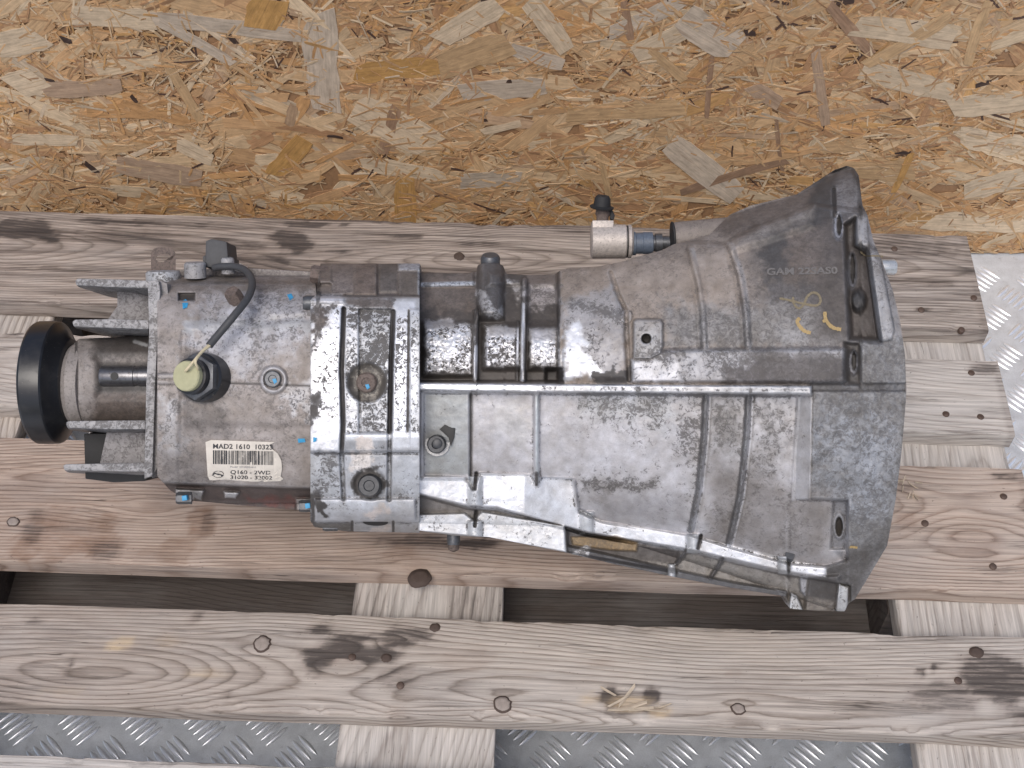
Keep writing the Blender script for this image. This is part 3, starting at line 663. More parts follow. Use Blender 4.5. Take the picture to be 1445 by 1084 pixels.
        s.col = s.col * tint ** (1.0 - 0.55 * np.clip(s.shine, 0, 1)[..., None]); s.dirt = s.dirt + (fbm(s.X / 45, s.Y / 45, 73, 4) - .5) * .30
        P = TP(s.X, s.Y, h)
        U_, V_, _ = LOC(s.X, s.Y, h)
        # back
        Dp = np.interp(s.u, xd, depth)
        ph = np.linspace(0, math.pi, nb + 2)[1:-1]
        ut, ub = U_[:, 0], U_[:, -1]; vt, vb = V_[:, 0], V_[:, -1]; wt, wb = h[:, 0], h[:, -1]
        f = (1 - np.cos(ph)) / 2                       # 0 at bottom -> 1 at top
        ub_ = ub[:, None] * (1 - f) + ut[:, None] * f; vb_ = vb[:, None] * (1 - f) + vt[:, None] * f
        wb_ = wb[:, None] * (1 - f) + wt[:, None] * f - Dp[:, None] * np.sin(ph)[None, :]
        B = T(ub_, vb_, wb_)
        V = np.concatenate([P, B], 1); m = V.shape[1]; nu = s.nu
        idx = np.arange(nu * m).reshape(nu, m); nx_ = np.roll(idx, -1, 1)
        q = np.stack([idx[:-1], nx_[:-1], nx_[1:], idx[1:]], -1).reshape(-1, 4)
        # end caps
        V = V.reshape(-1, 3); c0 = V[idx[0]].mean(0); c1 = V[idx[-1]].mean(0); n0 = len(V)
        V = np.concatenate([V, [c0, c1]])
        ring = [list(idx[0]), list(idx[-1])]
        full = lambda a, val: np.concatenate([np.concatenate([a, np.full((nu, nb), val)], 1).ravel(), [val, val]])
        colb = np.concatenate([np.concatenate([s.col, np.tile(np.array((0.22, 0.20, 0.19)), (nu, nb, 1))], 1).reshape(-1, 3), [(0.2, 0.19, 0.18)] * 2])
        e = np.arange(m); en = np.roll(e, -1)
        tri0 = np.stack([idx[0][en], idx[0][e], np.full(m, n0), np.full(m, n0)], -1); tri1 = np.stack([idx[-1][e], idx[-1][en], np.full(m, n0 + 1), np.full(m, n0 + 1)], -1)
        me = np_mesh(name, V, q, mat=mat, attrs={'dirt': full(np.clip(s.dirt, -0.3, 1.3), 0.4), 'shine': full(np.clip(s.shine, 0, 1), 0.1)}, colors={'col': np.clip(colb, 0, 1)})
        o = link(name, me, gear); o.location = (0, 0, 0)
        # caps as their own triangles (welded by position is not needed: the rim is shared through one more mesh slot)
        bm_ = bmesh.new(); bm_.from_mesh(me); bm_.verts.ensure_lookup_table()
        for tr in (tri0, tri1):
            for a, b, c, _ in tr:
                if (bm_.verts[a].co - bm_.verts[b].co).length > 1e-7:
                    try: bm_.faces.new((bm_.verts[a], bm_.verts[b], bm_.verts[c]))
                    except Exception: pass
        bm_.to_mesh(me); bm_.free()
        s.h = h
        return o
import bmesh
ALU = (0.60, 0.61, 0.64); GREYA = (0.40, 0.395, 0.41); OX = (0.27, 0.275, 0.285); BROWN = (0.215, 0.185, 0.165); DK = (0.075, 0.070, 0.068); UMB = (0.15, 0.125, 0.11)

def revolve(name, prof, o, d, mat, parent=None, n=40, smooth_angle=35, ref=None, hexn=None):
    """lathe: prof (s, r) along direction d (local) from o (local u,v,w)."""
    o = np.array(o, float); d = np.array(d, float); d /= np.linalg.norm(d)
    a = np.array((0, 0, 1.0)) if abs(d[2]) < 0.9 else np.array((1.0, 0, 0))
    e1 = np.cross(d, a); e1 /= np.linalg.norm(e1); e2 = np.cross(d, e1)
    n = hexn or n
    v = []; f = []
    for s_, r in prof:
        for k in range(n):
            t = 2 * math.pi * k / n; v.append(o + d * s_ + (e1 * math.cos(t) + e2 * math.sin(t)) * max(r, 1e-5))
    for i in range(len(prof) - 1):
        for k in range(n):
            a_, b_ = i * n + k, i * n + (k + 1) % n; f.append((a_, b_, b_ + n, a_ + n))
    f.append(tuple(reversed(range(n)))); f.append(tuple(range((len(prof) - 1) * n, len(prof) * n)))
    v = np.array(v); me = np_mesh(name, T(v[:, 0], v[:, 1], v[:, 2]), polys=f, mat=mat, smooth=True)
    bm_ = bmesh.new(); bm_.from_mesh(me); bmesh.ops.recalc_face_normals(bm_, faces=bm_.faces); bm_.to_mesh(me); bm_.free()
    try: me.set_sharp_from_angle(angle=math.radians(smooth_angle))
    except Exception: pass
    return link(name, me, parent or gear)

def prism(name, pts, w0, w1, mat, parent=None, bevel=0.0012, attrs=None, taper=1.0, back=None):
    """polygon given in picture pixels at depth w1, extruded from w1 back to w0 (local)."""
    bm_ = bmesh.new()
    A = np.array([LOC(x, y, w1) for x, y in pts]); c = A[:, :2].mean(0)
    n = len(pts); Bv = A.copy(); Bv[:, :2] = c + (Bv[:, :2] - c) * taper; Bv[:, 2] = w0
    if back is not None: Bv = np.array([LOC(x, y, w0) for x, y in back])
    Va = [bm_.verts.new(p) for p in A]; Vb = [bm_.verts.new(p) for p in Bv]
    bm_.faces.new(Va); bm_.faces.new(list(reversed(Vb)))
    for i in range(n): bm_.faces.new((Va[i], Vb[i], Vb[(i + 1) % n], Va[(i + 1) % n]))
    bmesh.ops.recalc_face_normals(bm_, faces=bm_.faces)
    if bevel: bmesh.ops.bevel(bm_, geom=list(bm_.edges), offset=bevel, segments=2, affect='EDGES', profile=0.6, clamp_overlap=True)
    bm_.verts.ensure_lookup_table()
    P = np.array([v.co[:] for v in bm_.verts]); W_ = T(P[:, 0], P[:, 1], P[:, 2])
    for v, p in zip(bm_.verts, W_): v.co = p
    bmesh.ops.recalc_face_normals(bm_, faces=bm_.faces)
    me = bpy.data.meshes.new(name); bm_.to_mesh(me); bm_.free(); me.materials.append(mat)
    me.polygons.foreach_set('use_smooth', np.ones(len(me.polygons), bool))
    try: me.set_sharp_from_angle(angle=math.radians(40))
    except Exception: pass
    cast_attr(me, **(attrs or {})); return link(name, me, parent or gear)
def cast_attr(me, col=GREYA, dirt=0.3, shine=0.3):
    n = len(me.vertices)
    me.attributes.new('dirt', 'FLOAT', 'POINT').data.foreach_set('value', np.full(n, dirt, np.float32))
    me.attributes.new('shine', 'FLOAT', 'POINT').data.foreach_set('value', np.full(n, shine, np.float32))
    me.attributes.new('col', 'FLOAT_COLOR', 'POINT').data.foreach_set('color', np.tile(np.array((*col, 1), np.float32), (n, 1)).ravel())
def tube(name, pts, r, mat, parent=None, n=10):
    """pts local (u,v,w), Catmull-Rom smoothed."""
    P = np.array(pts, float); Q = [P[0]]
    for i in range(len(P) - 1):
        p0, p1, p2, p3 = P[max(i - 1, 0)], P[i], P[i + 1], P[min(i + 2, len(P) - 1)]
        for t in np.linspace(0, 1, 8)[1:]:
            Q.append(0.5 * (2 * p1 + (p2 - p0) * t + (2 * p0 - 5 * p1 + 4 * p2 - p3) * t * t + (3 * p1 - p0 - 3 * p2 + p3) * t ** 3))
    Q = np.array(Q); v = []; f = []
    tg = np.gradient(Q, axis=0); tg /= np.linalg.norm(tg, axis=1)[:, None]
    e1 = np.cross(tg[0], (0.3, 0.2, 0.9)); e1 /= np.linalg.norm(e1)
    for i, (p, t) in enumerate(zip(Q, tg)):
        e1 = e1 - t * (e1 @ t); e1 /= np.linalg.norm(e1); e2 = np.cross(t, e1)
        for k in range(n): v.append(p + r * (e1 * math.cos(2 * math.pi * k / n) + e2 * math.sin(2 * math.pi * k / n)))
    for i in range(len(Q) - 1):
        for k in range(n): a, b = i * n + k, i * n + (k + 1) % n; f.append((a, b, b + n, a + n))
    f.append(tuple(reversed(range(n)))); f.append(tuple(range((len(Q) - 1) * n, len(Q) * n)))
    v = np.array(v); me = np_mesh(name, T(v[:, 0], v[:, 1], v[:, 2]), polys=f, mat=mat)
    return link(name, me, parent or gear)
PX = 1 / FPX * Z0          # metres per picture pixel on the axis plane

# ---- bell housing with the front case
def cap(nu):
    a = np.linspace(586, 1200, int(nu * 0.84)); b = 1200 + 79 * (1 - (1 - np.linspace(0, 1, nu - len(a) + 1)[1:]) ** 1.6); return np.concatenate([a, b])
TOPB = [(586, 384), (640, 386), (672, 384), (674, 374), (684, 371), (702, 371), (710, 375), (714, 386), (740, 388), (782, 388), (790, 382), (800, 379), (845, 376), (880, 369), (893, 364), (935, 353), (950, 345), (1000, 332),
        (1030, 303), (1060, 290), (1105, 279), (1123, 275), (1145, 261), (1177, 240), (1195, 234), (1205, 237), (1212, 248), (1217, 290), (1224, 303), (1232, 338), (1246, 372), (1260, 410), (1270, 450), (1277, 500), (1279, 548)]
BOTB = [(586, 748), (640, 756), (690, 758), (795, 779), (870, 797), (960, 816), (1035, 830), (1110, 842), (1115, 859), (1150, 862), (1192, 863), (1197, 852), (1206, 846), (1225, 815), (1252, 770), (1264, 705), (1272, 640), (1278, 570), (1279, 552)]
bl = Casting((586, 1279), TOPB, BOTB, 520, 460, [186, 190, 218, 255, 300, 318, 318], [586, 790, 900, 1020, 1150, 1210, 1280], 552, [.104, .112, .125, .138, .150, .152, .152], p=2.1, cap=cap)
X, Y = bl.X, bl.Y
bl.paint(np.ones_like(X), GREYA, 0.22, 0.25)
# upper half: dirty
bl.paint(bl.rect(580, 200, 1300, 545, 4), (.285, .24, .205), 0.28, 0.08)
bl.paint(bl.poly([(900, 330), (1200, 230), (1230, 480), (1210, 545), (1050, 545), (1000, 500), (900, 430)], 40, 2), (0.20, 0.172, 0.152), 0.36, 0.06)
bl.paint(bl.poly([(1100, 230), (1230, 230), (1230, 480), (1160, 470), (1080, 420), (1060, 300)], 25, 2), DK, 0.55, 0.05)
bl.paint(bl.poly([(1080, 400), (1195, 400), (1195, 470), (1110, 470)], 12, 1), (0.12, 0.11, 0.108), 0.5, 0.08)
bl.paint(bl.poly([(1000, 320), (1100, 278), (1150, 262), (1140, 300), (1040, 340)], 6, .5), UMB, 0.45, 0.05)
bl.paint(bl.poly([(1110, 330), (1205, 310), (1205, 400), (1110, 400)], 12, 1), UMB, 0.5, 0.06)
# front case, upper: recess with cores
bl.up(bl.poly([(560, 300), (788, 300), (788, 539), (560, 539)], 3), -24)
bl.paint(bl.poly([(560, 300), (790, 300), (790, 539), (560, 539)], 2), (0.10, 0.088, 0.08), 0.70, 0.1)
bl.paint(bl.poly([(592, 384), (672, 384), (672, 440), (592, 440)], 6, 1), UMB, 0.45, 0.05)
for x0, x1, y0, y1, hgt in ((598, 668, 455, 532, 13), (683, 735, 458, 522, 14), (745, 788, 462, 522, 16)):
    m = bl.rect(x0, y0, x1, y1, 5); bl.up(m * np.sqrt(np.clip(1 - ((Y - (y0 + y1) / 2) / ((y1 - y0) / 2 + 4)) ** 2, 0, 1)), hgt)
    bl.up(m * (fbm(X / 4, Y / 4, 44, 3) - 0.4), 3.0)
    bl.paint(bl.rect(x0 + 2, y0 + 4, x1, y1 - 6, 5, .5), (.80, .80, .82), 0.42, 0.85)
bl.paint(bl.rect(745, 463, 785, 480, 4), (.42, .41, .42), 0.2, 0.3); bl.paint(bl.rect(600, 452, 640, 464, 4, .5), (.42, .41, .42), 0.2, 0.3)
bl.paint(bl.rect(690, 462, 730, 474, 4, .3), (.42, .41, .42), 0.2, 0.3)
bl.paint(bl.rect(745, 400, 788, 430, 6, 1.5), (.34, .31, .30), 0.5, 0.2); bl.paint(bl.rect(722, 400, 735, 425, 4, 1), (.36, .34, .33), 0.45, 0.2)
bl.up(bl.rect(745, 404, 790, 455, 5), -4); bl.up(bl.rect(690, 385, 740, 402, 4), 6)
bl.paint(bl.rect(740, 386, 790, 402, 4), UMB, 0.35, 0.1)
m = bl.rect(674, 365, 712, 448, 9); bl.up(m * np.sqrt(np.clip(1 - ((X - 692) / 20) ** 2, 0, 1)), 26); bl.paint(m, (0.105, 0.10, 0.10), 0.45, 0.1)
bl.paint(bl.poly([(676, 410), (690, 425), (702, 440), (716, 395), (712, 440), (690, 450), (674, 425)], 3, 1), (.42, .42, .43), 0.4, 0.4)
bl.up(bl.line([(672, 440), (671, 535)], 6), 18); bl.up(bl.line([(740, 396), (738, 536)], 7), 20); bl.up(bl.line([(731, 455), (730, 536)], 3), 10)
for xx, y0 in ((672, 490), (738, 430)): bl.paint(bl.line([(xx, y0), (xx - 2, 536)], 5), ALU, 0.05, 0.7)
bl.up(bl.rect(770, 520, 794, 540, 3), -12); bl.paint(bl.rect(770, 518, 796, 540, 3), (.05, .045, .045), 1.0, 0)
bl.up(bl.rect(592, 384, 668, 404, 3), 5); bl.paint(bl.line([(596, 402), (668, 400)], 6), (.42, .45, .5), 0.55, 0.3)
# main bell, upper
m = bl.poly([(790, 395), (800, 380), (845, 376), (862, 376), (868, 410), (880, 450), (886, 536), (792, 536)], 6); bl.up(m, 4)
bl.paint(bl.poly([(795, 430), (862, 405), (880, 440), (884, 532), (795, 534)], 8, 1), (.36, .345, .345), 0.30, 0.4)
bl.paint(bl.poly([(797, 470), (815, 455), (830, 500), (862, 530), (797, 534)], 6, 1.2), (.66, .67, .70), 0.05, 0.75)  # bulge highlight painted in as a brighter, cleaner patch
bl.paint(bl.poly([(840, 528), (890, 515), (892, 540), (835, 540)], 3, 1), DK, 0.9, 0.05)
bl.paint(bl.line([(808, 428), (870, 445)], 16, 8), (.3, .29, .29), 0.62, 0.2)
bl.up(bl.line([(862, 385), (872, 415), (884, 440), (884, 470), (888, 536)], 6), -4)
bl.up(bl.ell(884, 447, 8, 10), 3)
tabm = bl.poly([(894, 454), (898, 451), (931, 451), (935, 456), (935, 490), (932, 498), (918, 506), (894, 506)], 2); bl.up(tabm, 8)
bl.paint(tabm, (.36, .35, .345), 0.42, 0.3)
band = bl.poly([(891, 508), (918, 506), (936, 494), (1196, 492), (1196, 540), (891, 540)], 4); bl.up(band, 6); bl.paint(band, (.33, .325, .335), 0.45, 0.35)
bl.paint(bl.rect(893, 510, 960, 538, 4, .5), (.5, .5, .52), 0.3, 0.5); bl.paint(bl.rect(1060, 495, 1200, 540, 14, 1), (.12, .11, .11), 0.55, 0.1)
bl.paint(bl.rect(1020, 515, 1200, 542, 10, 1), (.11, .10, .10), 0.6, 0.1)
bl.up(bl.ell(912, 478, 6.5, 6.5), -16); bl.paint(bl.ell(912, 478, 6.5, 6.5), (.02, .02, .02), 1.1, 0)
for pts in ([(974, 352), (986, 400), (992, 440), (994, 490)], [(1030, 345), (1045, 390), (1053, 440), (1056, 490)]):
    pts = np.array(pts, float)
    bl.up(bl.line(pts, 7, 3), 4.0); bl.up(bl.line(pts - (7, 0), 6, 3), -1.5)
    bl.paint(bl.line(pts + (4, 0), 5, 2), (.34, .33, .33), 0.2, 0.3); bl.paint(bl.line(pts - (5, 0), 5, 2), UMB, 0.6, 0.05)
bl.up(bl.poly([(1000, 352), (1036, 348), (1055, 440), (1057, 490), (998, 490), (994, 430)], 5), 1.5)
bl.paint(bl.poly([(880, 380), (1040, 345), (1050, 480), (900, 445)], 25, 1), (.30, .255, .22), 0.24, 0.1)
bl.paint(bl.poly([(935, 430), (1190, 430), (1190, 490), (938, 492)], 18, 1.5), (.235, .225, .22), 0.5, 0.15)
# wedge web and upper lobe
bl.up(bl.poly([(1040, 336), (1090, 312), (1150, 290), (1148, 318), (1100, 335), (1030, 356)], 7), 7); bl.paint(bl.poly([(1075, 318), (1150, 291), (1147, 308), (1090, 330), (1040, 345)], 7), (.21, .19, .175), 0.32, 0.05)
bl.up(bl.poly([(940, 340), (1030, 300), (1130, 270), (1200, 230), (1230, 300), (1150, 290), (1060, 325), (1020, 345)], 4), -12)
bl.up(bl.line([(1177, 268), (1178, 305)], 5), -5); bl.paint(bl.ell(1195, 275, 18, 30, .4), (.20, .19, .19), 0.35, 0.15)
bl.paint(bl.line([(1177, 264), (1178, 306)], 4), (.03, .03, .03), 1, 0)
PK = [(1192, 318), (1207, 308), (1207, 346), (1224, 352), (1242, 482), (1200, 478), (1196, 400)]
bl.up(bl.poly(PK, 5), -22); bl.paint(bl.poly(PK, 7), (.075, .064, .060), 0.6, 0)  # pocket is recessed and its shadow painted into the colour
bl.paint(bl.poly([(1160, 310), (1207, 308), (1215, 480), (1150, 480)], 16), (.095, .082, .075), 0.5, 0.03)
for cx, cy, rx, ry in ((1183, 320, 7, 19), (1202, 382, 7, 26), (1204, 512, 7, 18)):
    bl.up(bl.ell(cx, cy, rx, ry), -4); bl.paint(bl.ell(cx, cy, rx, ry, .2), (.23, .23, .25), 0.2, 0.45)
    bl.up(bl.ell(cx + 1, cy - 2, rx - 3.5, ry - 5), -8); bl.paint(bl.ell(cx + 1.5, cy - 2, rx - 4, ry - 6), (.03, .03, .03), 1, 0)
bl.up(bl.rect(1192, 484, 1214, 542, 4), -10); bl.paint(bl.rect(1192, 482, 1214, 542, 5), DK, 0.55, 0.05)
bl.paint(bl.ell(1204, 512, 7, 18, .2), (.22, .22, .24), 0.2, 0.4); bl.paint(bl.ell(1205.5, 510, 3, 12), (.03, .03, .03), 1, 0)
bl.up(bl.ell(1211, 425, 10, 14, .4), 12); bl.paint(bl.ell(1211, 425, 10, 14, .4), (.025, .03, .036), 0.9, 0)
bl.paint(bl.rect(1200, 300, 1250, 340, 8), (.22, .21, .21), .4, .1)
fl = bl.poly([(1208, 307), (1223, 306), (1226, 346), (1240, 352), (1262, 465), (1258, 480), (1240, 482), (1222, 357), (1208, 347)], 1.5)
bl.up(fl, 3); bl.paint(fl, (.30, .295, .30), 0.36, 0.2); bl.up(bl.line([(1224, 349), (1250, 352)], 3), -2)
bl.paint(bl.poly([(1224, 305), (1232, 340), (1260, 405), (1279, 500), (1266, 500), (1240, 372), (1224, 350)], 3), (.2, .195, .2), 0.35, 0.2)
# speckled flange land
land = bl.poly([(1214, 482), (1300, 470), (1300, 790), (1196, 790), (1196, 704), (1143, 704), (1143, 556), (1214, 545)], 4)
bl.paint(land, (.20, .198, .20), 0.50, 0.08)
bl.paint(bl.ell(1205, 650, 60, 70, .6, 1.5), (.25, .26, .28), 0.42, 0.2)
bl.up(land * (fbm(X / 7, Y / 7, 61, 4) - 0.5), 2.2)
bl.paint(bl.poly([(1150, 780), (1230, 770), (1260, 740), (1215, 850), (1160, 850)], 18), (.115, .11, .108), 0.45, 0.05)
bl.paint(bl.rect(1145, 540, 1300, 554, 3), (.12, .12, .125), 0.5, 0.1); bl.up(bl.rect(1145, 541, 1300, 552, 2), -3)
# centre seam
seam = bl.poly([(580, 540.5), (760, 542.5), (1145, 545), (1145, 556), (760, 553), (580, 550)], 1.2)
bl.up(seam, 15); bl.paint(seam, (.86, .865, .88), -0.1, 0.8); bl.paint(bl.rect(757, 541, 1020, 556, 2) * seam, (.6, .6, .61), 0.30, 0.7); bl.paint(bl.rect(1020, 541, 1150, 558, 14) * seam, (.36, .36, .37), 0.42, 0.4)
# lower half
PAN = [(597, 554), (1146, 558), (1143, 704), (1196, 706), (1196, 790), (1164, 800), (1110, 795), (975, 757), (850, 737), (818, 724), (810, 676), (762, 674), (757, 668), (750, 671), (677, 668), (667, 692), (655, 674), (597, 672)]
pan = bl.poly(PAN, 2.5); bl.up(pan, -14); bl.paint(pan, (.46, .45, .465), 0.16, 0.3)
bl.up(bl.rect(596, 552, 663, 676, 2.5), 8); bl.up(bl.line([(664, 556), (664, 690)], 4), -3); bl.paint(bl.line([(664, 556), (664, 690)], 3), DK, .8, 0)
bl.paint(bl.rect(600, 556, 662, 670, 4), (.35, .36, .36), 0.16, 0.3)
bl.up(bl.line([(757, 556), (757, 684)], 7), 10); bl.paint(bl.line([(758, 560), (758, 680)], 4), (.42, .46, .47), 0.25, 0.5)
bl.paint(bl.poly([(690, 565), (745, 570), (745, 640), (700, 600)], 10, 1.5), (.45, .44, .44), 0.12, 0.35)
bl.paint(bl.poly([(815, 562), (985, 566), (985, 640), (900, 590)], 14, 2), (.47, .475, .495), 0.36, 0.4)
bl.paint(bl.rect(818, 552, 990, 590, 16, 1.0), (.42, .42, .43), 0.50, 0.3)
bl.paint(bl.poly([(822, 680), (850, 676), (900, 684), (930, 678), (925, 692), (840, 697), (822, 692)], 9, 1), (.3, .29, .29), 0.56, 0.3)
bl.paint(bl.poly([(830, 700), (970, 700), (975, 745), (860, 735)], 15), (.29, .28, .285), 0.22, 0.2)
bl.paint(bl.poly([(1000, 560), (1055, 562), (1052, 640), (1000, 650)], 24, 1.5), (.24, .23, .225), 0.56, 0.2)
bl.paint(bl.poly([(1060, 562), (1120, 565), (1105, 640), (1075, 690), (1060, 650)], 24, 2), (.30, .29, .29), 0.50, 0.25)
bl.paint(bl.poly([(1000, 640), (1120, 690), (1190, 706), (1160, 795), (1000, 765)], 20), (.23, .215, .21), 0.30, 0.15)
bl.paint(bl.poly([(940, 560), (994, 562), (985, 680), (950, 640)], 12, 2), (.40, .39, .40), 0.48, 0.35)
R1 = np.array([(996, 560), (993, 620), (986, 690), (975, 748)], float); R2 = np.array([(1056, 560), (1053, 620), (1044, 700), (1028, 768)], float)
for r_ in (R1, R2):
    bl.up(bl.line(r_, 6, 2), 8); bl.paint(bl.line(r_ - (1, 0), 6, 2), (.13, .13, .135), 0.62, 0.15); bl.paint(bl.line(r_ + (6, 0), 3, 1.2), (.46, .46, .48), 0.1, 0.5)
    bl.up(bl.line(r_ + (6.5, 0), 4, 1.5), -1.5)
# step wall at the right of the panel
bl.up(bl.poly([(1126, 556), (1146, 556), (1143, 705), (1121, 705)], 1.5) * np.clip((X - 1121) / 22, 0, 1), 13)
bl.paint(bl.poly([(1127, 558), (1144, 558), (1140, 704), (1118, 706)], 2), (.43, .425, .44), 0.16, 0.35); bl.up(bl.line([(1126, 560), (1118, 704)], 3), 2)
# pocket with its hole
bl.up(bl.poly([(1176, 706), (1197, 706), (1192, 775), (1172, 775)], 2.5), -6); bl.paint(bl.poly([(1176, 706), (1197, 706), (1190, 790), (1172, 775)], 3), (.24, .24, .255), 0.3, 0.15)
bl.up(bl.ell(1184, 742, 8, 19), 3); bl.up(bl.ell(1184, 743, 5, 13), -12); bl.paint(bl.ell(1184, 743, 5, 13), (.07, .06, .05), .6, .3)
# ledge (sump rail)
LED = [(572, 674), (655, 674), (665, 692), (677, 669), (750, 671), (757, 682), (764, 674), (808, 676), (813, 716), (830, 724), (850, 737), (975, 758), (1000, 766), (1110, 793), (1165, 801), (1166, 815), (1105, 806), (975, 776), (830, 752), (700, 716), (660, 714), (572, 693)]
led = bl.poly(LED, 1.8)
def level(m, pts, k):
    """turn a band of the casting into a facet: w follows the band's middle line"""
    pts = np.array(pts, float); wl = []
    for x, y in pts: d_ = (bl.X - x) ** 2 + (bl.Y - y) ** 2; wl.append(bl.W[np.unravel_index(np.argmin(d_), d_.shape)])
    bl.flat(m * k, np.interp(bl.X, pts[:, 0], wl))
level(led, [(575, 683), (660, 698), (740, 700), (820, 735), (900, 755), (1000, 771), (1100, 797), (1160, 808)], .9); bl.up(led, 2.5); bl.paint(led, (.72, .73, .76), 0.12, 0.65)
bl.paint(bl.poly([(850, 737), (1000, 762), (1165, 801), (1166, 815), (960, 775), (850, 756)], 2), (.70, .71, .74), 0.24, 0.65)
for xx, y0, y1 in ((757, 668, 684),): bl.paint(bl.line([(xx, y0), (xx, y1)], 5), DK, .8, 0)
low = bl.poly([(586, 697), (660, 718), (700, 720), (830, 756), (975, 780), (1105, 810), (1166, 819), (1200, 826), (1200, 900), (580, 900)], 2.5)
bl.flat(low * 0.75, .062); bl.up(low, -14); bl.paint(low, (.24, .225, .21), 0.36, 0.1)
bl.paint(bl.poly([(586, 697), (660, 716), (800, 748), (796, 742), (680, 724), (592, 724)], 2), (.20, .185, .175), 0.3, 0.05)
LO2 = [(590, 726), (655, 724), (668, 734), (680, 722), (797, 742), (800, 780), (690, 760), (655, 756), (590, 750)]
m = bl.poly(LO2, 1.8); level(m, [(592, 737), (660, 740), (740, 746), (798, 760)], .8); bl.up(m, 16); bl.paint(m, (.58, .59, .61), 0.24, 0.5)
bl.up(bl.poly([(800, 748), (958, 778), (955, 808), (800, 780)], 3), -7); bl.paint(bl.poly([(800, 750), (960, 778), (955, 796), (900, 790), (800, 772)], 3), (.10, .09, .085), 0.6, 0)
m = bl.poly([(806, 758), (870, 756), (900, 765), (898, 778), (860, 776), (808, 769)], 2); bl.up(m, 2); bl.paint(m, (.27, .19, .10), 0.48, 0.05)
m = bl.poly([(800, 770), (860, 783), (960, 806), (1035, 822), (1110, 834), (1112, 850), (800, 790)], 2.5); bl.up(m, 12); bl.paint(m, (.075, .075, .08), 0.4, 0.1)
bl.paint(bl.poly([(805, 774), (830, 776), (825, 786), (808, 784)], 2, 1), (.45, .45, .46), 0.5, 0.4)
for pts in ([(970, 775), (955, 795)], [(1020, 788), (1003, 815)]): bl.up(bl.line(pts, 5), 6); bl.paint(bl.line(pts, 5), DK, 0.7, 0.05)
for cx, y0, y1, wd in ((670, 672, 714, 20), (670, 735, 759, 20), (828, 722, 754, 20), (978, 754, 780, 18), (1107, 785, 810, 18), (948, 796, 822, 10)):
    m = bl.rect(cx - wd / 2, y0, cx + wd / 2, y1, 1.5); bl.up(m * np.sqrt(np.clip(1 - ((X - cx) / (wd / 2 + 1.5)) ** 2, 0, 1)), 9); bl.paint(m, (.50, .515, .535), 0.22, 0.55)
for pts in ([(672, 668), (670, 690)], [(672, 722), (670, 742)], [(989, 756), (985, 774)], [(1113, 788), (1113, 806)]): bl.paint(bl.line(pts, 5), (.05, .05, .055), 1, 0); bl.up(bl.line(pts, 4), -5)
# foot at lower right
m = bl.poly([(1140, 815), (1185, 812), (1182, 850), (1165, 864), (1135, 864)], 4); bl.up(m, 8); bl.paint(m, DK, 0.5, 0.08)
bl.paint(bl.poly([(1110, 838), (1190, 850), (1190, 868), (1110, 868)], 4), (.19, .17, .15), 0.35, 0.1)
m = bl.poly([(1184, 824), (1198, 828), (1195, 866), (1179, 866)], 1.5); bl.up(m, 16); bl.paint(m, (.46, .47, .48), 0.2, 0.45)
m = bl.poly([(1116, 836), (1124, 840), (1134, 862), (1112, 862)], 1.5); bl.up(m, 12); bl.paint(m, (.44, .45, .46), 0.45, 0.45)
m = bl.poly([(1128, 812), (1140, 812), (1136, 840), (1130, 835)], 2); bl.up(m, 7); bl.paint(m, (.3, .3, .32), 0.4, 0.3)
dep = [.115, .118, .15, .185, .19, .19, .12, .04, .0]
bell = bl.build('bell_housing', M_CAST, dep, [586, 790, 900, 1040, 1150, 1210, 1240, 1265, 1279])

# cylinder boss of the clutch release and the far lobe side
bo = LOC(951, 336, -0.012)
boss = revolve('release_cylinder_boss', [(0, .0100), (0, .0135), (.002, .0142), (.07, .0165), (.085, .012)], bo, (1, 0.06, -0.02), M_CAST, bell); cast_attr(boss.data, (.22, .19, .17), .3, .1)
revolve('seal_ring', [(-.0006, .0085), (-.0006, .0138), (.0008, .0140), (.0008, .0085)], LOC(949, 335, -0.012), (1, 0.06, -0.02), M_RUBBER, boss)

# ---- centre plate
cp = Casting((438, 592), [(438, 424), (441, 420), (446, 416), (452, 372), (592, 372)], [(438, 735), (444, 744), (490, 750), (592, 752)], 150, 300, [192, 192], [438, 592], 560, [.118, .118], p=2.8)
X, Y = cp.X, cp.Y
cp.paint(np.ones_like(X), (.42, .425, .44), 0.34, 0.45)
upm = cp.rect(430, 340, 600, 419, 2.5); cp.up(upm, -16); cp.paint(upm, (.17, .145, .13), 0.42, 0.06)
for x0, x1, y0, y1, hgt, c in ((448, 468, 374, 400, 8, (.15, .12, .10)), (468, 500, 370, 416, 5, (.19, .16, .145)), (500, 532, 371, 417, 8, (.17, .135, .115)), (536, 560, 368, 412, 2, (.13, .115, .105)), (562, 598, 368, 382, 10, (.36, .36, .38)), (562, 592, 382, 418, 5, (.15, .13, .115))):
    m = cp.rect(x0, y0, x1, y1, 2.5); cp.up(m, hgt); cp.paint(m, c, 0.4, 0.1)
cp.paint(cp.rect(590, 368, 600, 416, 2), (.40, .43, .47), 0.45, 0.4)
blk = cp.rect(430, 418, 600, 638, 2.5); cp.up(blk, 9)
cp.up(cp.rect(430, 414, 486, 428, 3) , 3); cp.paint(cp.rect(444, 416, 482, 428, 3), (.5, .5, .53), .15, .5)
cp.paint(cp.rect(440, 430, 484, 638, 2), (.80, .805, .83), 0.36, 0.8)
cp.paint(cp.poly([(438, 428), (470, 428), (466, 455), (455, 475), (440, 500)], 6, 1.2), UMB, 0.72, 0.1)
cp.paint(cp.poly([(450, 478), (478, 440), (480, 555), (440, 575), (440, 520)], 8, 1), (.86, .86, .88), 0.40, 0.85)
cp.paint(cp.poly([(436, 552), (452, 560), (446, 610), (436, 600)], 4, 1), DK, 0.9, 0.1)
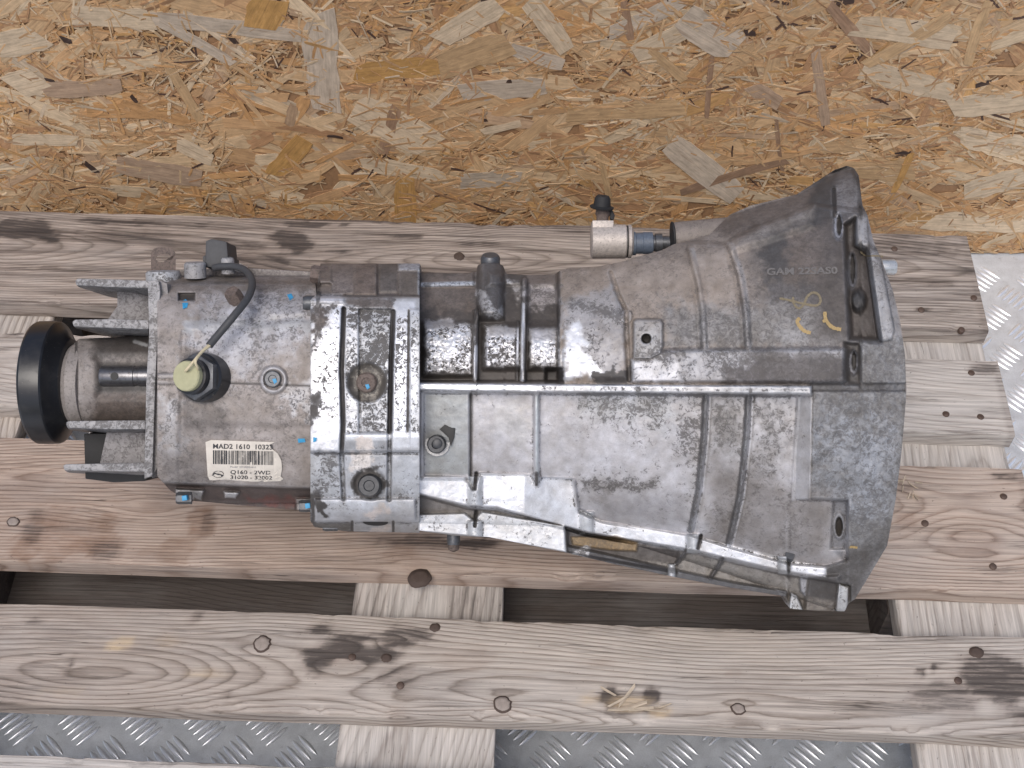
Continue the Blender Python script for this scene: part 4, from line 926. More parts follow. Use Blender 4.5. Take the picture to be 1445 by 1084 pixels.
cp.paint(cp.rect(440, 590, 482, 637, 4, .5), (.70, .71, .74), -0.05, 0.75)
cp.up(cp.rect(486, 436, 553, 612, 2.5), -3); cp.paint(cp.rect(488, 434, 506, 690, 3), (.58, .59, .615), 0.46, 0.65)
cp.up(cp.rect(507, 436, 552, 610, 2), -2.5); cp.paint(cp.rect(508, 436, 552, 608, 3), (.50, .51, .53), 0.54, 0.65)
cp.paint(cp.rect(556, 440, 577, 608, 2), (.74, .75, .79), 0.47, 0.75); cp.paint(cp.rect(556, 425, 586, 445, 3), (.66, .67, .70), 0.05, 0.7)
cp.paint(cp.rect(488, 418, 554, 434, 4, .5), (.16, .14, .13), .5, .1)
cp.up(cp.rect(578, 436, 600, 640, 1.5), 3); cp.paint(cp.rect(579, 440, 590, 625, 2), (.55, .56, .58), 0.42, 0.6); cp.up(cp.line([(577, 438), (575, 612)], 2.5, 1), -2); cp.paint(cp.line([(577, 438), (575, 612)], 2.5, 1), DK, .9, 0)
for pts, wd in (([(485, 436), (482, 520), (484, 600), (482, 640), (485, 704)], 6), ([(555, 440), (552, 520), (550, 610), (549, 705)], 6)):
    cp.up(cp.line(pts, wd, 1.5), -7); cp.paint(cp.line(pts, wd, 1.5), (.04, .04, .045), 1.0, 0)
cp.up(cp.rect(506, 436, 509, 612, 1.5), -2)
# lower bevel of the block
cp.up(cp.rect(486, 618, 600, 640, 3) * np.clip((Y - 617) / 22, 0, 1), -6)
cp.paint(cp.rect(486, 612, 552, 622, 2), (.70, .71, .73), .1, .7); cp.paint(cp.rect(552, 610, 590, 632, 3), (.80, .81, .84), -0.1, 0.85); cp.paint(cp.rect(486, 622, 552, 638, 2), (.36, .365, .38), .25, .4)
cp.paint(cp.rect(506, 618, 528, 634, 4, 1.2), (.62, .56, .52), .2, .1)
lowm = cp.rect(430, 638, 600, 760, 2); cp.up(lowm, -9); cp.paint(lowm, (.40, .41, .43), 0.26, 0.4)
cp.paint(cp.poly([(440, 640), (482, 640), (482, 680), (455, 715), (440, 690)], 6, 1.5), (.42, .43, .45), 0.56, 0.4)
cp.paint(cp.rect(498, 640, 525, 662, 5, 1.5), (.60, .56, .53), .35, .15)
cp.paint(cp.poly([(430, 700), (452, 690), (460, 730), (440, 740)], 3, .5), (.10, .095, .095), .6, .1)
bd = cp.rect(444, 704, 586, 736, 2); cp.up(bd * np.sqrt(np.clip(1 - ((Y - 719) / 18) ** 2, 0, 1)), 9); cp.paint(bd, (.50, .51, .535), .16, .5)
cp.paint(cp.poly([(445, 700), (462, 715), (458, 728), (445, 724)], 3, 1), DK, .8, .1)
cp.paint(cp.poly([(505, 722), (545, 714), (548, 722), (530, 728), (528, 738), (515, 730)], 3, .8), (.62, .56, .53), .15, .1)
st = cp.rect(430, 737, 600, 770, 2); cp.up(st, -8); cp.paint(cp.rect(498, 738, 592, 754, 2), (.42, .42, .43), .22, .35); cp.paint(cp.rect(440, 738, 497, 754, 3), (.16, .15, .14), .5, .1)
cp.paint(cp.rect(522, 744, 550, 752, 3, 1), (.62, .56, .53), .2, .1)
for xx in (497, 555): cp.paint(cp.line([(xx, 736), (xx, 752)], 3), DK, 1, 0); cp.up(cp.line([(xx, 736), (xx, 752)], 3), -4)
cp.up(cp.ell(518, 540, 27, 27), -4); cp.up(cp.ell(518, 540, 22, 22), -2); cp.paint(cp.ell(518, 540, 28, 28, .08), (.12, .11, .095), .8, .15); cp.paint(cp.ell(518, 540, 24, 24, .1, 1) , (.25, .23, .20), .5, .3)
cp.up(cp.ell(522, 684, 22, 22), -3); cp.paint(cp.ell(521, 682, 24, 22, .15, .8), (.10, .095, .09), .8, .1)
centre = cp.build('centre_plate', M_CAST, [.11, .11], [438, 592])

# ---- rear housing
rh = Casting((222, 446), [(222, 388), (232, 384), (258, 380), (340, 378), (446, 384)], [(222, 672), (240, 692), (262, 706), (330, 712), (446, 722)], 200, 250, [160, 160], [222, 446], 550, [.085, .092], p=2.5)
X, Y = rh.X, rh.Y
rh.paint(np.ones_like(X), (.30, .268, .25), 0.33, 0.12)
pnl = rh.poly([(262, 462), (280, 455), (345, 452), (365, 460), (400, 452), (450, 450), (450, 600), (262, 600)], 6); rh.up(pnl, 3)
rh.paint(rh.poly([(300, 400), (450, 400), (450, 470), (330, 530), (270, 500)], 30, 3), (.40, .395, .415), 0.34, 0.25)
rh.paint(rh.rect(222, 380, 450, 412, 8, 1), (.21, .185, .17), .4, .1)
rh.paint(rh.rect(260, 450, 445, 466, 4, 1), (.40, .40, .41), .28, .3); rh.paint(rh.poly([(395, 560), (445, 520), (445, 600), (410, 575)], 8, 2), (.44, .43, .44), .42, .4)
rh.paint(rh.poly([(226, 560), (255, 570), (258, 660), (230, 640)], 10, 2), (.38, .37, .375), .40, .3)
rh.paint(rh.rect(230, 640, 300, 690, 20, 1), (.20, .18, .17), .4, .1); rh.paint(rh.rect(255, 575, 320, 610, 16, 1), (.20, .18, .17), .45, .1)
ledge = rh.rect(222, 370, 450, 400, 3); rh.up(ledge, -10)
rh.up(rh.poly([(318, 440), (325, 428), (348, 426), (362, 440), (352, 452), (325, 455)], 4), 6); rh.up(rh.rect(240, 425, 285, 470, 8), 3)
rh.up(rh.poly([(365, 428), (400, 420), (446, 420), (446, 446), (380, 448)], 6), 4)
rh.up(rh.rect(252, 414, 275, 424, 2), -8); rh.paint(rh.rect(252, 414, 275, 424, 2), DK, .7, 0)
rh.up(rh.line([(222, 531), (250, 531)], 7), 5); rh.up(rh.line([(222, 539), (250, 539)], 6), 4); rh.up(rh.line([(300, 540), (446, 545)], 2), -1.2); rh.paint(rh.line([(300, 540), (446, 545)], 2, 1), DK, .6, 0)
rh.up(rh.line([(262, 470), (258, 600), (256, 660)], 10, 5), -2.5)
rh.up(rh.ell(386, 536, 19, 19, .12), 4); rh.up(rh.ell(386, 536, 14, 14, .1), -3); rh.paint(rh.ell(386, 536, 19, 19) - rh.ell(386, 536, 15, 15), (.42, .41, .42), .3, .4)
rh.up(rh.ell(283, 532, 34, 34, .08), 3); rh.paint(rh.ell(284, 533, 36, 36, .1), (.10, .095, .095), .5, .05)
lip = rh.poly([(222, 682), (446, 690), (446, 740), (222, 740)], 2.5); rh.up(lip, -20); rh.paint(lip, (.10, .075, .068), .5, .05)  # dark red-brown, with the shadow under the housing painted in
m = rh.poly([(248, 690), (288, 692), (284, 706), (275, 703), (268, 712), (248, 710)], 2); rh.up(m, 15); rh.paint(m, (.30, .29, .285), .35, .2)
m = rh.poly([(316, 694), (338, 695), (332, 703), (318, 702)], 2); rh.up(m, 12); rh.paint(m, (.4, .39, .39), .25, .3)
rh.paint(rh.poly([(345, 700), (430, 704), (430, 716), (350, 712)], 5, 1), (.15, .055, .045), .4, .05)
m = rh.rect(418, 704, 446, 722, 2); rh.up(m, 14); rh.paint(m, (.27, .25, .24), .35, .15)
rear = rh.build('rear_housing', M_CAST, [.10, .105], [222, 446])
def RW(px, py): return rh.w(px, py) if 222 <= px <= 446 else 0.08

# sump foot that carries the tail on the pallet, behind the body
def box_local(name, u0, u1, v0, v1, w0, w1, mat, parent=None, bevel=.003, attrs=None):
    bm_ = bmesh.new(); bmesh.ops.create_cube(bm_, size=1.0)
    for v in bm_.verts: v.co = ((u0 + u1) / 2 + v.co.x * (u1 - u0), (v0 + v1) / 2 + v.co.y * (v1 - v0), (w0 + w1) / 2 + v.co.z * (w1 - w0))
    bmesh.ops.bevel(bm_, geom=list(bm_.edges), offset=bevel, segments=2, affect='EDGES')
    P = np.array([v.co[:] for v in bm_.verts]); W_ = T(P[:, 0], P[:, 1], P[:, 2])
    for v, p in zip(bm_.verts, W_): v.co = p
    bmesh.ops.recalc_face_normals(bm_, faces=bm_.faces)
    me = bpy.data.meshes.new(name); bm_.to_mesh(me); bm_.free(); me.materials.append(mat); cast_attr(me, **(attrs or {}))
    return link(name, me, parent or gear)
box_local('sump_foot', LOC(300, 0)[0], LOC(560, 0)[0], -0.095, -0.02, -0.20, -0.05, M_CAST, attrs=dict(col=UMB, dirt=.6, shine=0))

# ---- tail: output flange, collar, extension
ax = LOC(60, 540, 0.0)
tailv = ax[1]
def uu(px, w): return (px - CX) / FPX * (Z0 - w)
u_l, u_r = uu(20, .0545), uu(44, .054)
revolve('output_flange', [(0.004, .030), (0, .034), (0, .0505), (.0012, .0533), (.0032, .0544), (.0128, .0546), (.0198, .0541), (.0212, .0530), (.0240, .0478), (.0275, .0420), (.0310, .0385), (.032, .036)], (u_l, tailv, 0), (1, 0, 0), M_BLACK, n=80, smooth_angle=22)
c0, c1 = uu(89, .0375), uu(106, .0375)
revolve('collar', [(-.012, .030), (0, .0370), (.0008, .0378), (c1 - c0, .0378), (c1 - c0 + .0005, .036), (c1 - c0 + .0005, .030)], (c0, tailv - .002, 0), (1, 0, 0), M_COLLAR, n=64)
tl = Casting((105, 240), [(105, 484), (112, 478), (160, 476), (240, 470)], [(105, 598), (112, 602), (160, 604), (240, 610)], 110, 130, [64, 66], [105, 240], 540, [.036, .038], p=2.0)
tl.paint(np.ones_like(tl.X), (.25, .225, .21), .34, .15); tl.paint(tl.rect(130, 470, 240, 505, 10, .5), (.085, .075, .07), .55, .1); tl.paint(tl.rect(130, 555, 240, 600, 10, .5), (.13, .105, .09), .45, .1)  # brown tone, with shading above and below the rod painted in
tl.up(tl.rect(138, 504, 250, 560, 9), -5); tl.paint(tl.rect(136, 512, 240, 554, 5), (.07, .065, .06), .6, .1)  # soft trough, its shade painted dark as well
tl.up(tl.line([(108, 470), (108, 610)], 4), -2); tl.paint(tl.line([(108, 470), (108, 610)], 3), DK, .8, 0); tl.paint(tl.line([(190, 482), (206, 487)], 5), (.5, .5, .5), .1, .6)
ext = tl.build('tail_extension', M_CAST, [.036, .038], [105, 240])
r0 = uu(139, .035); r1 = uu(212, .035)
rod = revolve('selector_rod', [(0, .0065), (.0012, .0088), (.0025, .0092), (.030, .0092), (.0305, .0086), (.034, .0086), (.0345, .0092), (r1 - r0, .0092)], (r0, LOC(0, 531, .033)[1], .0300), (1, 0, 0), M_STEEL, n=32)
revolve('bore', [(0, .0034), (.0004, .0034)], (uu(162, .038), LOC(0, 531, .033)[1], .0393), (0, 0, 1), M_HOLE, rod, n=16)

# ---- tail bracket
bg_ = dict(col=(.31, .305, .31), dirt=.46, shine=.28)
brk = prism('mount_bracket', [(208, 396), (224, 396), (226, 410), (219, 540), (215, 672), (203, 676), (206, 540), (210, 470)], -.02, .062, M_CAST, attrs=bg_)
for pts, w0, w1, bk in (([(106, 396), (110, 393), (165, 394), (212, 396), (213, 407), (150, 405), (108, 403)], -.03, .060, [(108, 400), (112, 398), (165, 414), (212, 420), (213, 432), (150, 418), (110, 405)]),
                        ([(102, 454), (106, 451), (160, 450), (210, 452), (210, 465), (160, 463), (104, 461)], -.02, .058, [(104, 457), (108, 456), (160, 466), (210, 468), (210, 479), (160, 477), (106, 463)]),
                        ([(93, 596), (97, 594), (205, 593), (205, 606), (150, 606), (95, 604)], -.02, .058, [(95, 600), (99, 598), (205, 600), (205, 616), (150, 614), (97, 607)]),
                        ([(89, 657), (93, 655), (205, 653), (212, 665), (200, 666), (91, 664)], -.02, .060, [(93, 660), (97, 658), (205, 660), (212, 674), (200, 674), (95, 667)])):
    prism('prong', pts, w0, w1, M_CAST, brk, attrs=bg_, bevel=.0016, back=bk)
for pts in ([(165, 410), (212, 410), (210, 455), (150, 453), (165, 432)], [(150, 610), (205, 610), (205, 658), (140, 656)]):
    prism('web', pts, .002, .020, M_CAST, brk, attrs=dict(col=(.26, .25, .255), dirt=.42, shine=.2))
prism('side_plate', [(222, 394), (236, 400), (238, 425), (232, 480), (226, 560), (222, 660), (214, 676), (217, 540)], -.02, .056, M_CAST, brk, attrs=dict(col=(.25, .235, .23), dirt=.42, shine=.15))
prism('rubber_buffer', [(118, 612), (150, 612), (152, 650), (208, 672), (206, 679), (160, 681), (120, 676)], -.05, .012, M_RUBBER, brk)
# lifting tab with its slot
def tab():
    out = [(213, 378), (213, 357), (217, 351), (224, 349), (238, 349), (245, 352), (248, 358), (248, 384), (213, 384)]
    hole = [(220, 366), (222, 361), (227, 359), (238, 359), (242, 362), (242, 367), (234, 367), (230, 370), (224, 370)]
    bm_ = bmesh.new(); w1 = -.004; t = .003
    rings = []
    for w in (w1, w1 - t):
        O = [bm_.verts.new(LOC(x, y, w)) for x, y in out]; Hh = [bm_.verts.new(LOC(x, y, w)) for x, y in hole]; rings.append((O, Hh))
    n = len(out)
    # match rings by nearest start
    for r, (O, Hh) in enumerate(rings):
        for i in range(n):
            j = (i + 1) % n; f = (O[i], O[j], Hh[j], Hh[i]); bm_.faces.new(f)
    for k in (0, 1):
        A, B = rings[0][k], rings[1][k]
        for i in range(n): j = (i + 1) % n; bm_.faces.new((A[i], A[j], B[j], B[i]))
    P = np.array([v.co[:] for v in bm_.verts]); W_ = T(P[:, 0], P[:, 1], P[:, 2])
    for v, p in zip(bm_.verts, W_): v.co = p
    bmesh.ops.recalc_face_normals(bm_, faces=bm_.faces)
    me = bpy.data.meshes.new('lifting_tab'); bm_.to_mesh(me); bm_.free(); me.materials.append(M_RUST); return link('lifting_tab', me, gear)
tab()
ob = revolve('tab_boss', [(0, .0150), (.010, .0150), (.012, .0138), (.0122, .004)], LOC(231, 402, .012), (0, 1, .15), M_CAST, n=28); cast_attr(ob.data, (.45, .46, .48), .4, .4)
for k_, (x, y, r) in enumerate(((276, 392, 15), (322, 386, 9))):
    ob = revolve('boss', [(0, r * PX), (.012, r * PX), (.0135, r * PX * .85)], LOC(x, y, .02), (0, 1, .2), M_CAST, rear, n=24); cast_attr(ob.data, (.33, .325, .33), .35, .25)

# ---- bolts
M_DARKB = mat_simple('dark_bolt', (0.045, 0.047, 0.052), 0.42, 0.4, 0.4, 300, 0.3)
def bolt(px, py, w, rpx, d=(0, 0, 1), h=.007, hexn=None, mat=None, parent=None, washer=0, name='bolt', dot=False):
    r = rpx * PX * 0.93
    o = LOC(px, py, w)
    prof = [(-.004, r), (h * .75, r), (h, r * .86), (h, r * .5), (h - .0008, r * .42)]
    b = revolve(name, prof, o, d, mat or M_BOLT, parent, n=24, hexn=hexn)
    if washer: revolve('washer', [(-.003, r * washer), (.0008, r * washer), (.0012, r * washer * .95), (.0012, r)], o, d, M_WASH, b, n=28)
    return b
bolt(386, 535, RW(386, 536) - .001, 12, parent=rear, h=.005)
bolt(518, 540, cp.w(518, 540) - .001, 14, parent=centre, h=.006, mat=M_RUST)
bolt(523, 684, cp.w(521, 684) - .001, 16, parent=centre, h=.012, mat=M_DARKB)
bolt(617, 626, bl.w(616, 626), 13, parent=bell, h=.015, washer=1.4, mat=M_DARKB)
revolve('bolt_top', [(0, .0042), (.0012, .0040), (.0016, .003)], LOC(617, 626, bl.w(616, 626) + .0148), (0, 0, 1), M_DARKB, bell, n=20)
for (x, y, w, r, hx) in ((443, 428, .075, 11, None), (437, 714, .05, 9, 6), (264, 703, .055, 9, 6), (470, 742, .03, 8, 6)):
    bolt(x, y, w, r, d=(-1, 0, .12), h=.009, parent=centre if x > 400 else rear, hexn=hx, mat=M_BOLT)
bolt(455, 388, .05, 13, d=(-1, 0.1, .1), h=.010, hexn=6, mat=M_RUST, parent=centre)
bolt(334, 424, RW(334, 428) + .001, 12, d=(-.3, .75, .8), h=.011, hexn=6, mat=M_RUST, parent=rear)
bolt(640, 753, .012, 10, d=(0, -1, .1), h=.010, mat=M_BOLT, parent=bell)
revolve('drain_stud', [(0, .005), (.007, .005), (.008, .004)], LOC(640, 764, -.015), (0, -1, 0), M_RUST, bell, n=16)
revolve('breather_cap', [(0, .0085), (.012, .0085), (.0145, .0068)], LOC(692, 382, .018), (0, .9, .45), M_BOLT, bell, n=28)
revolve('dowel_pin', [(0, .0068), (.011, .0068), (.0125, .0058)], LOC(1243, 377, .045), (1, 0, 0), M_CLEAN, bell, n=28)
revolve('stud', [(0, .004), (.006, .004), (.0062, .0025)], LOC(1113, 788, bl.w(1113, 790) + .001), (0, .6, .8), M_BOLT, bell, n=12)
revolve('washer', [(0, .0105), (.0015, .0105)], LOC(530, 735, .055), (0, -1, .4), M_RUBBER, centre, n=24)
# dark bead of sealant by the drain bolt
prism('sealant_bead', [(620, 606), (628, 599), (636, 600), (641, 595), (643, 604), (641, 618), (636, 630), (633, 618), (626, 611)], bl.w(630, 610) - .002, bl.w(630, 610) + .0016, M_HOLE, bell, bevel=.0004)

# ---- reversing light switch: hexagon, cap, two wires, conduit, connector
ws = RW(300, 560)
dsw = (-.34, .05, 1.0)
sw = revolve('light_switch', [(-.008, .0200), (.006, .0200), (.0075, .0185), (.0075, .0145), (.021, .0145), (.0215, .0122)], LOC(288, 533, ws), dsw, M_BLACK, n=36)
revolve('hexagon', [(.0062, .0190), (.0135, .0190), (.0142, .0172)], LOC(288, 533, ws), dsw, M_BOLT, sw, hexn=6)
cb = LOC(288, 533, ws)
revolve('cap', [(.0212, .0122), (.026, .0122), (.0272, .0113), (.0274, .005)], cb, dsw, M_CAP, sw, n=36)
wt = ws + .026
def Lp(px, py, w): return LOC(px, py, w)
tube('wire', [Lp(262, 524, wt - .002), Lp(264, 521, wt + .006), Lp(275, 508, wt + .006), Lp(286, 495, wt), Lp(296, 486, wt - .006)], .0011, M_WIRE, sw, 8)
tube('wire', [Lp(280, 522, wt - .002), Lp(279, 519, wt + .007), Lp(276, 510, wt + .012), Lp(284, 498, wt + .004), Lp(297, 487, wt - .005)], .0011, M_WIRE, sw, 8)
tube('conduit', [Lp(295, 488, wt - .006), Lp(310, 470, wt - .010), Lp(330, 446, wt - .012), Lp(350, 420, .092), Lp(356, 400, .070), Lp(350, 385, .05), Lp(335, 377, .035), Lp(315, 376, .028), Lp(302, 378, .022)], .0031, M_CONN, sw, 12)
cn = prism('connector', [(290, 340), (298, 337), (320, 341), (322, 366), (321, 378), (289, 377)], -.022, .018, M_CONN, sw, bevel=.0015)
prism('connector_flange', [(286, 362), (290, 360), (290, 376), (286, 376)], -.02, .014, M_CONN, cn, bevel=.0008); prism('connector_flange', [(321, 362), (326, 362), (326, 377), (321, 377)], -.02, .014, M_CONN, cn, bevel=.0008)
prism('cable_clip', [(330, 372), (340, 372), (342, 382), (330, 382)], .0, .03, M_CAST, rear, attrs=dict(col=ALU, dirt=.2, shine=.4))

# ---- clutch hose fitting with bleed nipple
fw = -.03
fb = revolve('bleed_fitting', [(0, .0135), (.001, .0155), (.031, .0155), (.032, .0145)], LOC(834, 341, fw), (1, 0, 0), M_FIT, n=36)
revolve('groove_ring', [(0, .0145), (.0012, .0136), (.0016, .0152), (.0042, .0152), (.0048, .0135), (.006, .0120)], LOC(834, 341, fw) + np.array((.032, 0, 0)), (1, 0, 0), M_FIT, fb, n=36)
revolve('snap_ring', [(0, .0146), (.0012, .0146)], LOC(834, 341, fw) + np.array((.0318, 0, 0)), (1, 0, 0), M_HOLE, fb, n=36)
prism('nipple_block', [(836, 311), (866, 311), (866, 336), (836, 336)], fw - .016, fw + .010, M_FIT, fb, bevel=.0008)
nn = revolve('bleed_nipple', [(0, .0055), (.004, .0055), (.006, .0068), (.012, .0060), (.0125, .004)], LOC(850, 312, fw), (0.05, 1, 0), M_RUST, fb, n=20)
revolve('dust_cap', [(0, .0105), (.0015, .0112), (.0025, .0078), (.009, .0072), (.0115, .0055)], LOC(849, 294, fw + .004), (0.1, 1, .35), M_RUBBER, nn, n=28)
prism('cap_strap', [(858, 294), (864, 296), (868, 304), (866, 311), (861, 309), (861, 300)], fw - .004, fw + .003, M_RUBBER, nn, bevel=.0008)
ub = LOC(884, 344, fw)
revolve('blue_adapter', [(0, .0108), (.008, .0108), (.0085, .0095), (.0145, .0095), (.0150, .0100), (.0235, .0100), (.024, .008)], ub, (1, .03, 0), M_BLUEP, fb, n=28)
revolve('hose_stub', [(0, .0075), (.009, .0075), (.0095, .0085), (.0155, .0085), (.016, .006), (.031, .006)], LOC(910, 343.5, fw), (1, .03, 0.0), M_BOLT, fb, n=24)

# ---- paper label, paint dabs, marks: thin sheets lying on the casting
def on_cast(cst, pts, lift):
    out = []
    for x, y in pts: out.append(TP(x, y, cst_h(cst, x, y) + lift))
    return np.array(out)
def cst_h(cst, px, py):
    i = np.argmin(np.abs(cst.u - px)); j = np.argmin(np.abs(cst.Y[i] - py)); return cst.hs[i, j]
def blur(h, n):
    for _ in range(n):
        h = (np.roll(h, 1, 0) + np.roll(h, -1, 0) + np.roll(h, 1, 1) + np.roll(h, -1, 1) + h * 2) / 6
    return h
for c_ in (rh, bl, cp): c_.hs = c_.h.copy()
rh.hs = np.maximum(blur(rh.h, 20), 0)
LBL = np.array([(290, 624), (298, 621), (388, 624), (380, 628), (384, 634), (392, 640), (397, 650), (398, 662), (396, 672), (400, 676), (396, 679), (372, 680), (370, 678), (366, 680), (340, 679), (318, 677), (296, 678), (293, 672)], float)
def sheet(name, outline, cst, lift, mat, parent, step=4.0, thick=.0002):
    bm_ = bmesh.new(); vs = [bm_.verts.new((x, y, 0)) for x, y in outline]; f = bm_.faces.new(vs); bmesh.ops.triangulate(bm_, faces=[f])
    lo, hi = np.min(outline, 0), np.max(outline, 0)
    for k in np.arange(lo[0] + step, hi[0], step): bmesh.ops.bisect_plane(bm_, geom=bm_.verts[:] + bm_.edges[:] + bm_.faces[:], plane_co=(k, 0, 0), plane_no=(1, 0, 0))
    for k in np.arange(lo[1] + step, hi[1], step): bmesh.ops.bisect_plane(bm_, geom=bm_.verts[:] + bm_.edges[:] + bm_.faces[:], plane_co=(0, k, 0), plane_no=(0, 1, 0))
    r = bmesh.ops.extrude_face_region(bm_, geom=bm_.faces[:]); top = [g for g in r['geom'] if isinstance(g, bmesh.types.BMVert)]; ts = set(top)
    for v in bm_.verts:
        v.co = Vector(TP(v.co.x, v.co.y, cst_h(cst, v.co.x, v.co.y) + (lift if v in ts else lift - max(thick, .0012))))
    bmesh.ops.recalc_face_normals(bm_, faces=bm_.faces)
    me = bpy.data.meshes.new(name); bm_.to_mesh(me); bm_.free(); me.materials.append(mat); return link(name, me, parent)
label = sheet('paper_label', LBL, rh, .0016, M_LABEL, rear)
def text_on(name, body, x, y, h, width, cst, lift, mat, parent, ang=0.0, bold=0.0):
    cu = bpy.data.curves.new(name, 'FONT'); cu.body = body; cu.size = 1.0; cu.offset = bold; cu.resolution_u = 3
    to = bpy.data.objects.new(name, cu); C.objects.link(to)
    dg = bpy.context.evaluated_depsgraph_get(); me = bpy.data.meshes.new_from_object(to.evaluated_get(dg)); bpy.data.objects.remove(to); bpy.data.curves.remove(cu)
    me.name = name
    co = np.zeros(len(me.vertices) * 3, np.float32); me.vertices.foreach_get('co', co); co = co.reshape(-1, 3)
    w = co[:, 0].max() - co[:, 0].min(); hh = 0.7
    xx = (co[:, 0] - co[:, 0].min()) / w * width; yy = -co[:, 1] / hh * h
    ca, sa = math.cos(ang), math.sin(ang)
    px_, py_ = x + xx * ca - yy * sa, y + xx * sa + yy * ca
    P = np.array([TP(a, b, cst_h(cst, a, b) + lift) for a, b in zip(px_, py_)])
    me.vertices.foreach_set('co', P.astype(np.float32).ravel()); me.materials.clear(); me.materials.append(mat); me.update()
    return link(name, me, parent)
LI = .0019
text_on('printed_text', 'MAD2 1610  10323', 300.5, 633, 6.6, 84, rh, LI, M_INK, rear, .017, .02)
text_on('printed_text', 'Q160 - 2WD', 325, 668.8, 5.2, 57, rh, LI, M_INK, rear, .017, .015)
text_on('printed_text', '31020 - 32002', 325, 676.0, 5.0, 59, rh, LI, M_INK, rear, .017, .015)
text_on('printed_text', 'Model  32MAD21610', 325, 660.0, 2.2, 36, rh, LI, M_INK2, rear, .017)
def bars_on(name, x0, x1, y0, y1):
    r = np.random.default_rng(4); v = []; f = []; x = x0
    while x < x1:
        w = r.choice([.6, .9, 1.3, 2.0], p=[.4, .3, .2, .1])
        ys = np.linspace(0, 1, 6); sl = (x - x0) * .017
        for t in ys:
            for xx in (x, x + w):
                yy = y0 + (y1 - y0) * t + sl; v.append(TP(xx, yy, cst_h(rh, xx, yy) + LI))
        b = len(v) - 12
        for k in range(5): f.append((b + 2 * k, b + 2 * k + 1, b + 2 * k + 3, b + 2 * k + 2))
        x += w + r.choice([.6, .9, 1.4], p=[.5, .3, .2])
    return link(name, np_mesh(name, v, polys=f, mat=M_INK, smooth=False), rear)
bars_on('barcode', 300.5, 386, 635.5, 655)
def ring_on(name, cx, cy, rx, ry, wd, mat, segs=40, a0=0, a1=2 * math.pi):
    v = []; f = []
    for k in range(segs + 1):
        t = a0 + (a1 - a0) * k / segs
        for q in (1, 1 - wd / rx): x, y = cx + rx * q * math.cos(t), cy + ry * q * math.sin(t); v.append(TP(x, y, cst_h(rh, x, y) + LI))
    for k in range(segs): f.append((2 * k, 2 * k + 1, 2 * k + 3, 2 * k + 2))
    return v, f
lv, lf = ring_on('', 308, 669.5, 8, 4.9, 1.1, M_INK)
for a, b in (((299, 671), (304, 668)), ((317, 669), (312, 672)), ((302, 668), (309, 670)), ((307, 669), (314, 671))):
    n0 = len(lv)
    for x, y in ((a[0], a[1] - .7), (b[0], b[1] - .7), (b[0], b[1] + .8), (a[0], a[1] + .6)): lv.append(TP(x, y, cst_h(rh, x, y) + LI))
    lf.append((n0, n0 + 1, n0 + 2, n0 + 3))
link('printed_emblem', np_mesh('printed_emblem', lv, polys=lf, mat=M_INK, smooth=False), rear)
# blue inspection dabs
for c_, par, pts in ((rh, rear, [(257, 425), (262, 422), (266, 426), (264, 434), (258, 436)]), (rh, rear, [(405, 416), (411, 414), (414, 420), (409, 424)]), (rh, rear, [(420, 619), (430, 619), (431, 624), (421, 625)]),
                     (cp, centre, [(442, 617), (447, 618), (446, 623), (442, 624)])):
    sheet('paint_dab', np.array(pts, float), c_, .0013, M_PAINT, par, 3)
for x, y, w, d in ((260, 703, .066, 0), (434, 714, .061, 0)):
    prism('paint_dab', [(x - 4, y - 3), (x + 3, y - 4), (x + 4, y + 3), (x - 3, y + 4)], w - .006, w, M_PAINT, rear, bevel=.0005)
for cx, cy, w, p in ((518, 546, cp.w(518, 540) + .0052, centre), (521, 690, cp.w(521, 684) + .0092, centre), (387, 538, RW(386, 536) + .004, rear)):
    prism('paint_dab', [(cx - 3, cy - 3), (cx + 2, cy - 4), (cx + 4, cy + 1), (cx, cy + 4)], w - .001, w + .0004, M_PAINT, p, bevel=.0002)
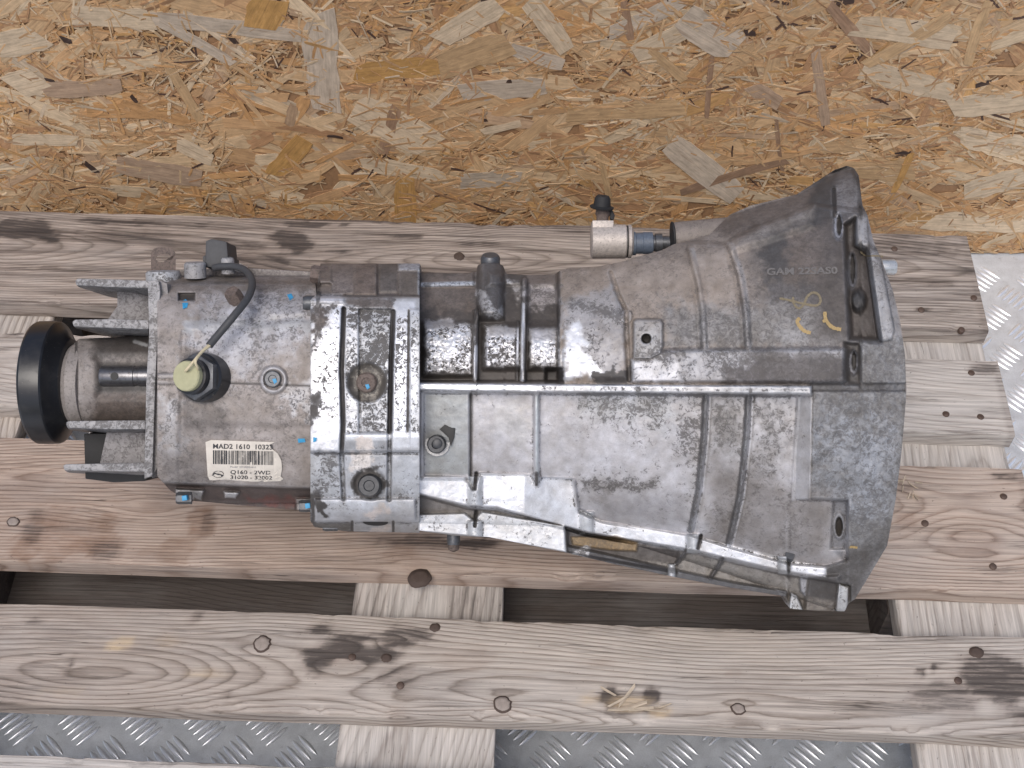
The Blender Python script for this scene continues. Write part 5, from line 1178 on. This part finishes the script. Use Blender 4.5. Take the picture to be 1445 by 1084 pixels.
# yellow chalk marks
def stroke(pts, wd, cst, parent, mat=M_YEL):
    P = np.array(pts, float); Q = []
    for i in range(len(P) - 1):
        p0, p1, p2, p3 = P[max(i - 1, 0)], P[i], P[i + 1], P[min(i + 2, len(P) - 1)]
        for t in np.linspace(0, 1, 7)[:-1]: Q.append(0.5 * (2 * p1 + (p2 - p0) * t + (2 * p0 - 5 * p1 + 4 * p2 - p3) * t * t + (3 * p1 - p0 - 3 * p2 + p3) * t ** 3))
    Q.append(P[-1]); Q = np.array(Q); tg = np.gradient(Q, axis=0); nn_ = np.stack([-tg[:, 1], tg[:, 0]], 1); nn_ /= np.linalg.norm(nn_, axis=1)[:, None] + 1e-9
    r = np.random.default_rng(3); v = []; f = []
    for k, (q, n) in enumerate(zip(Q, nn_)):
        w = wd * (0.8 + .4 * r.random())
        for s_ in (-.5, .5): x, y = q + n * s_ * w; v.append(TP(x, y, cst_h(cst, x, y) + .0007))
    for k in range(len(Q) - 1): f.append((2 * k, 2 * k + 1, 2 * k + 3, 2 * k + 2))
    return link('chalk_mark', np_mesh('chalk_mark', v, polys=f, mat=mat, smooth=False), parent)
bl.hs = blur(bl.h, 3)
M_YEL2 = mat_simple('faint_yellow_paint', (0.20, 0.165, 0.105), 0.7, 0, 0.4, 700)
stroke([(1100, 421), (1115, 424), (1135, 429), (1152, 431), (1158, 425), (1155, 416), (1147, 413), (1139, 419), (1134, 430), (1127, 435), (1120, 428), (1119, 419)], 3.2, bl, bell, M_YEL2)
stroke([(1129, 449), (1125, 453), (1128, 460), (1135, 467), (1144, 470)], 5.0, bl, bell)
stroke([(1164, 440), (1165, 450), (1170, 458), (1177, 463), (1187, 465)], 5.0, bl, bell); stroke([(1161, 454), (1167, 451)], 4.2, bl, bell)
stroke([(1197, 773), (1202, 772), (1210, 773)], 3.4, bl, bell); stroke([(1214, 355), (1222, 361), (1236, 361), (1246, 362)], 2.2, bl, bell, M_YEL2)
M_CTXT = mat_simple('worn_cast_letters', (.155, .145, .138), .6, .0, .6, 700)
tx = text_on('cast_text', 'GAM 22SAS0', 1082, 388, 9.5, 100, bl, .0006, M_CTXT, bell, -.02, .03)
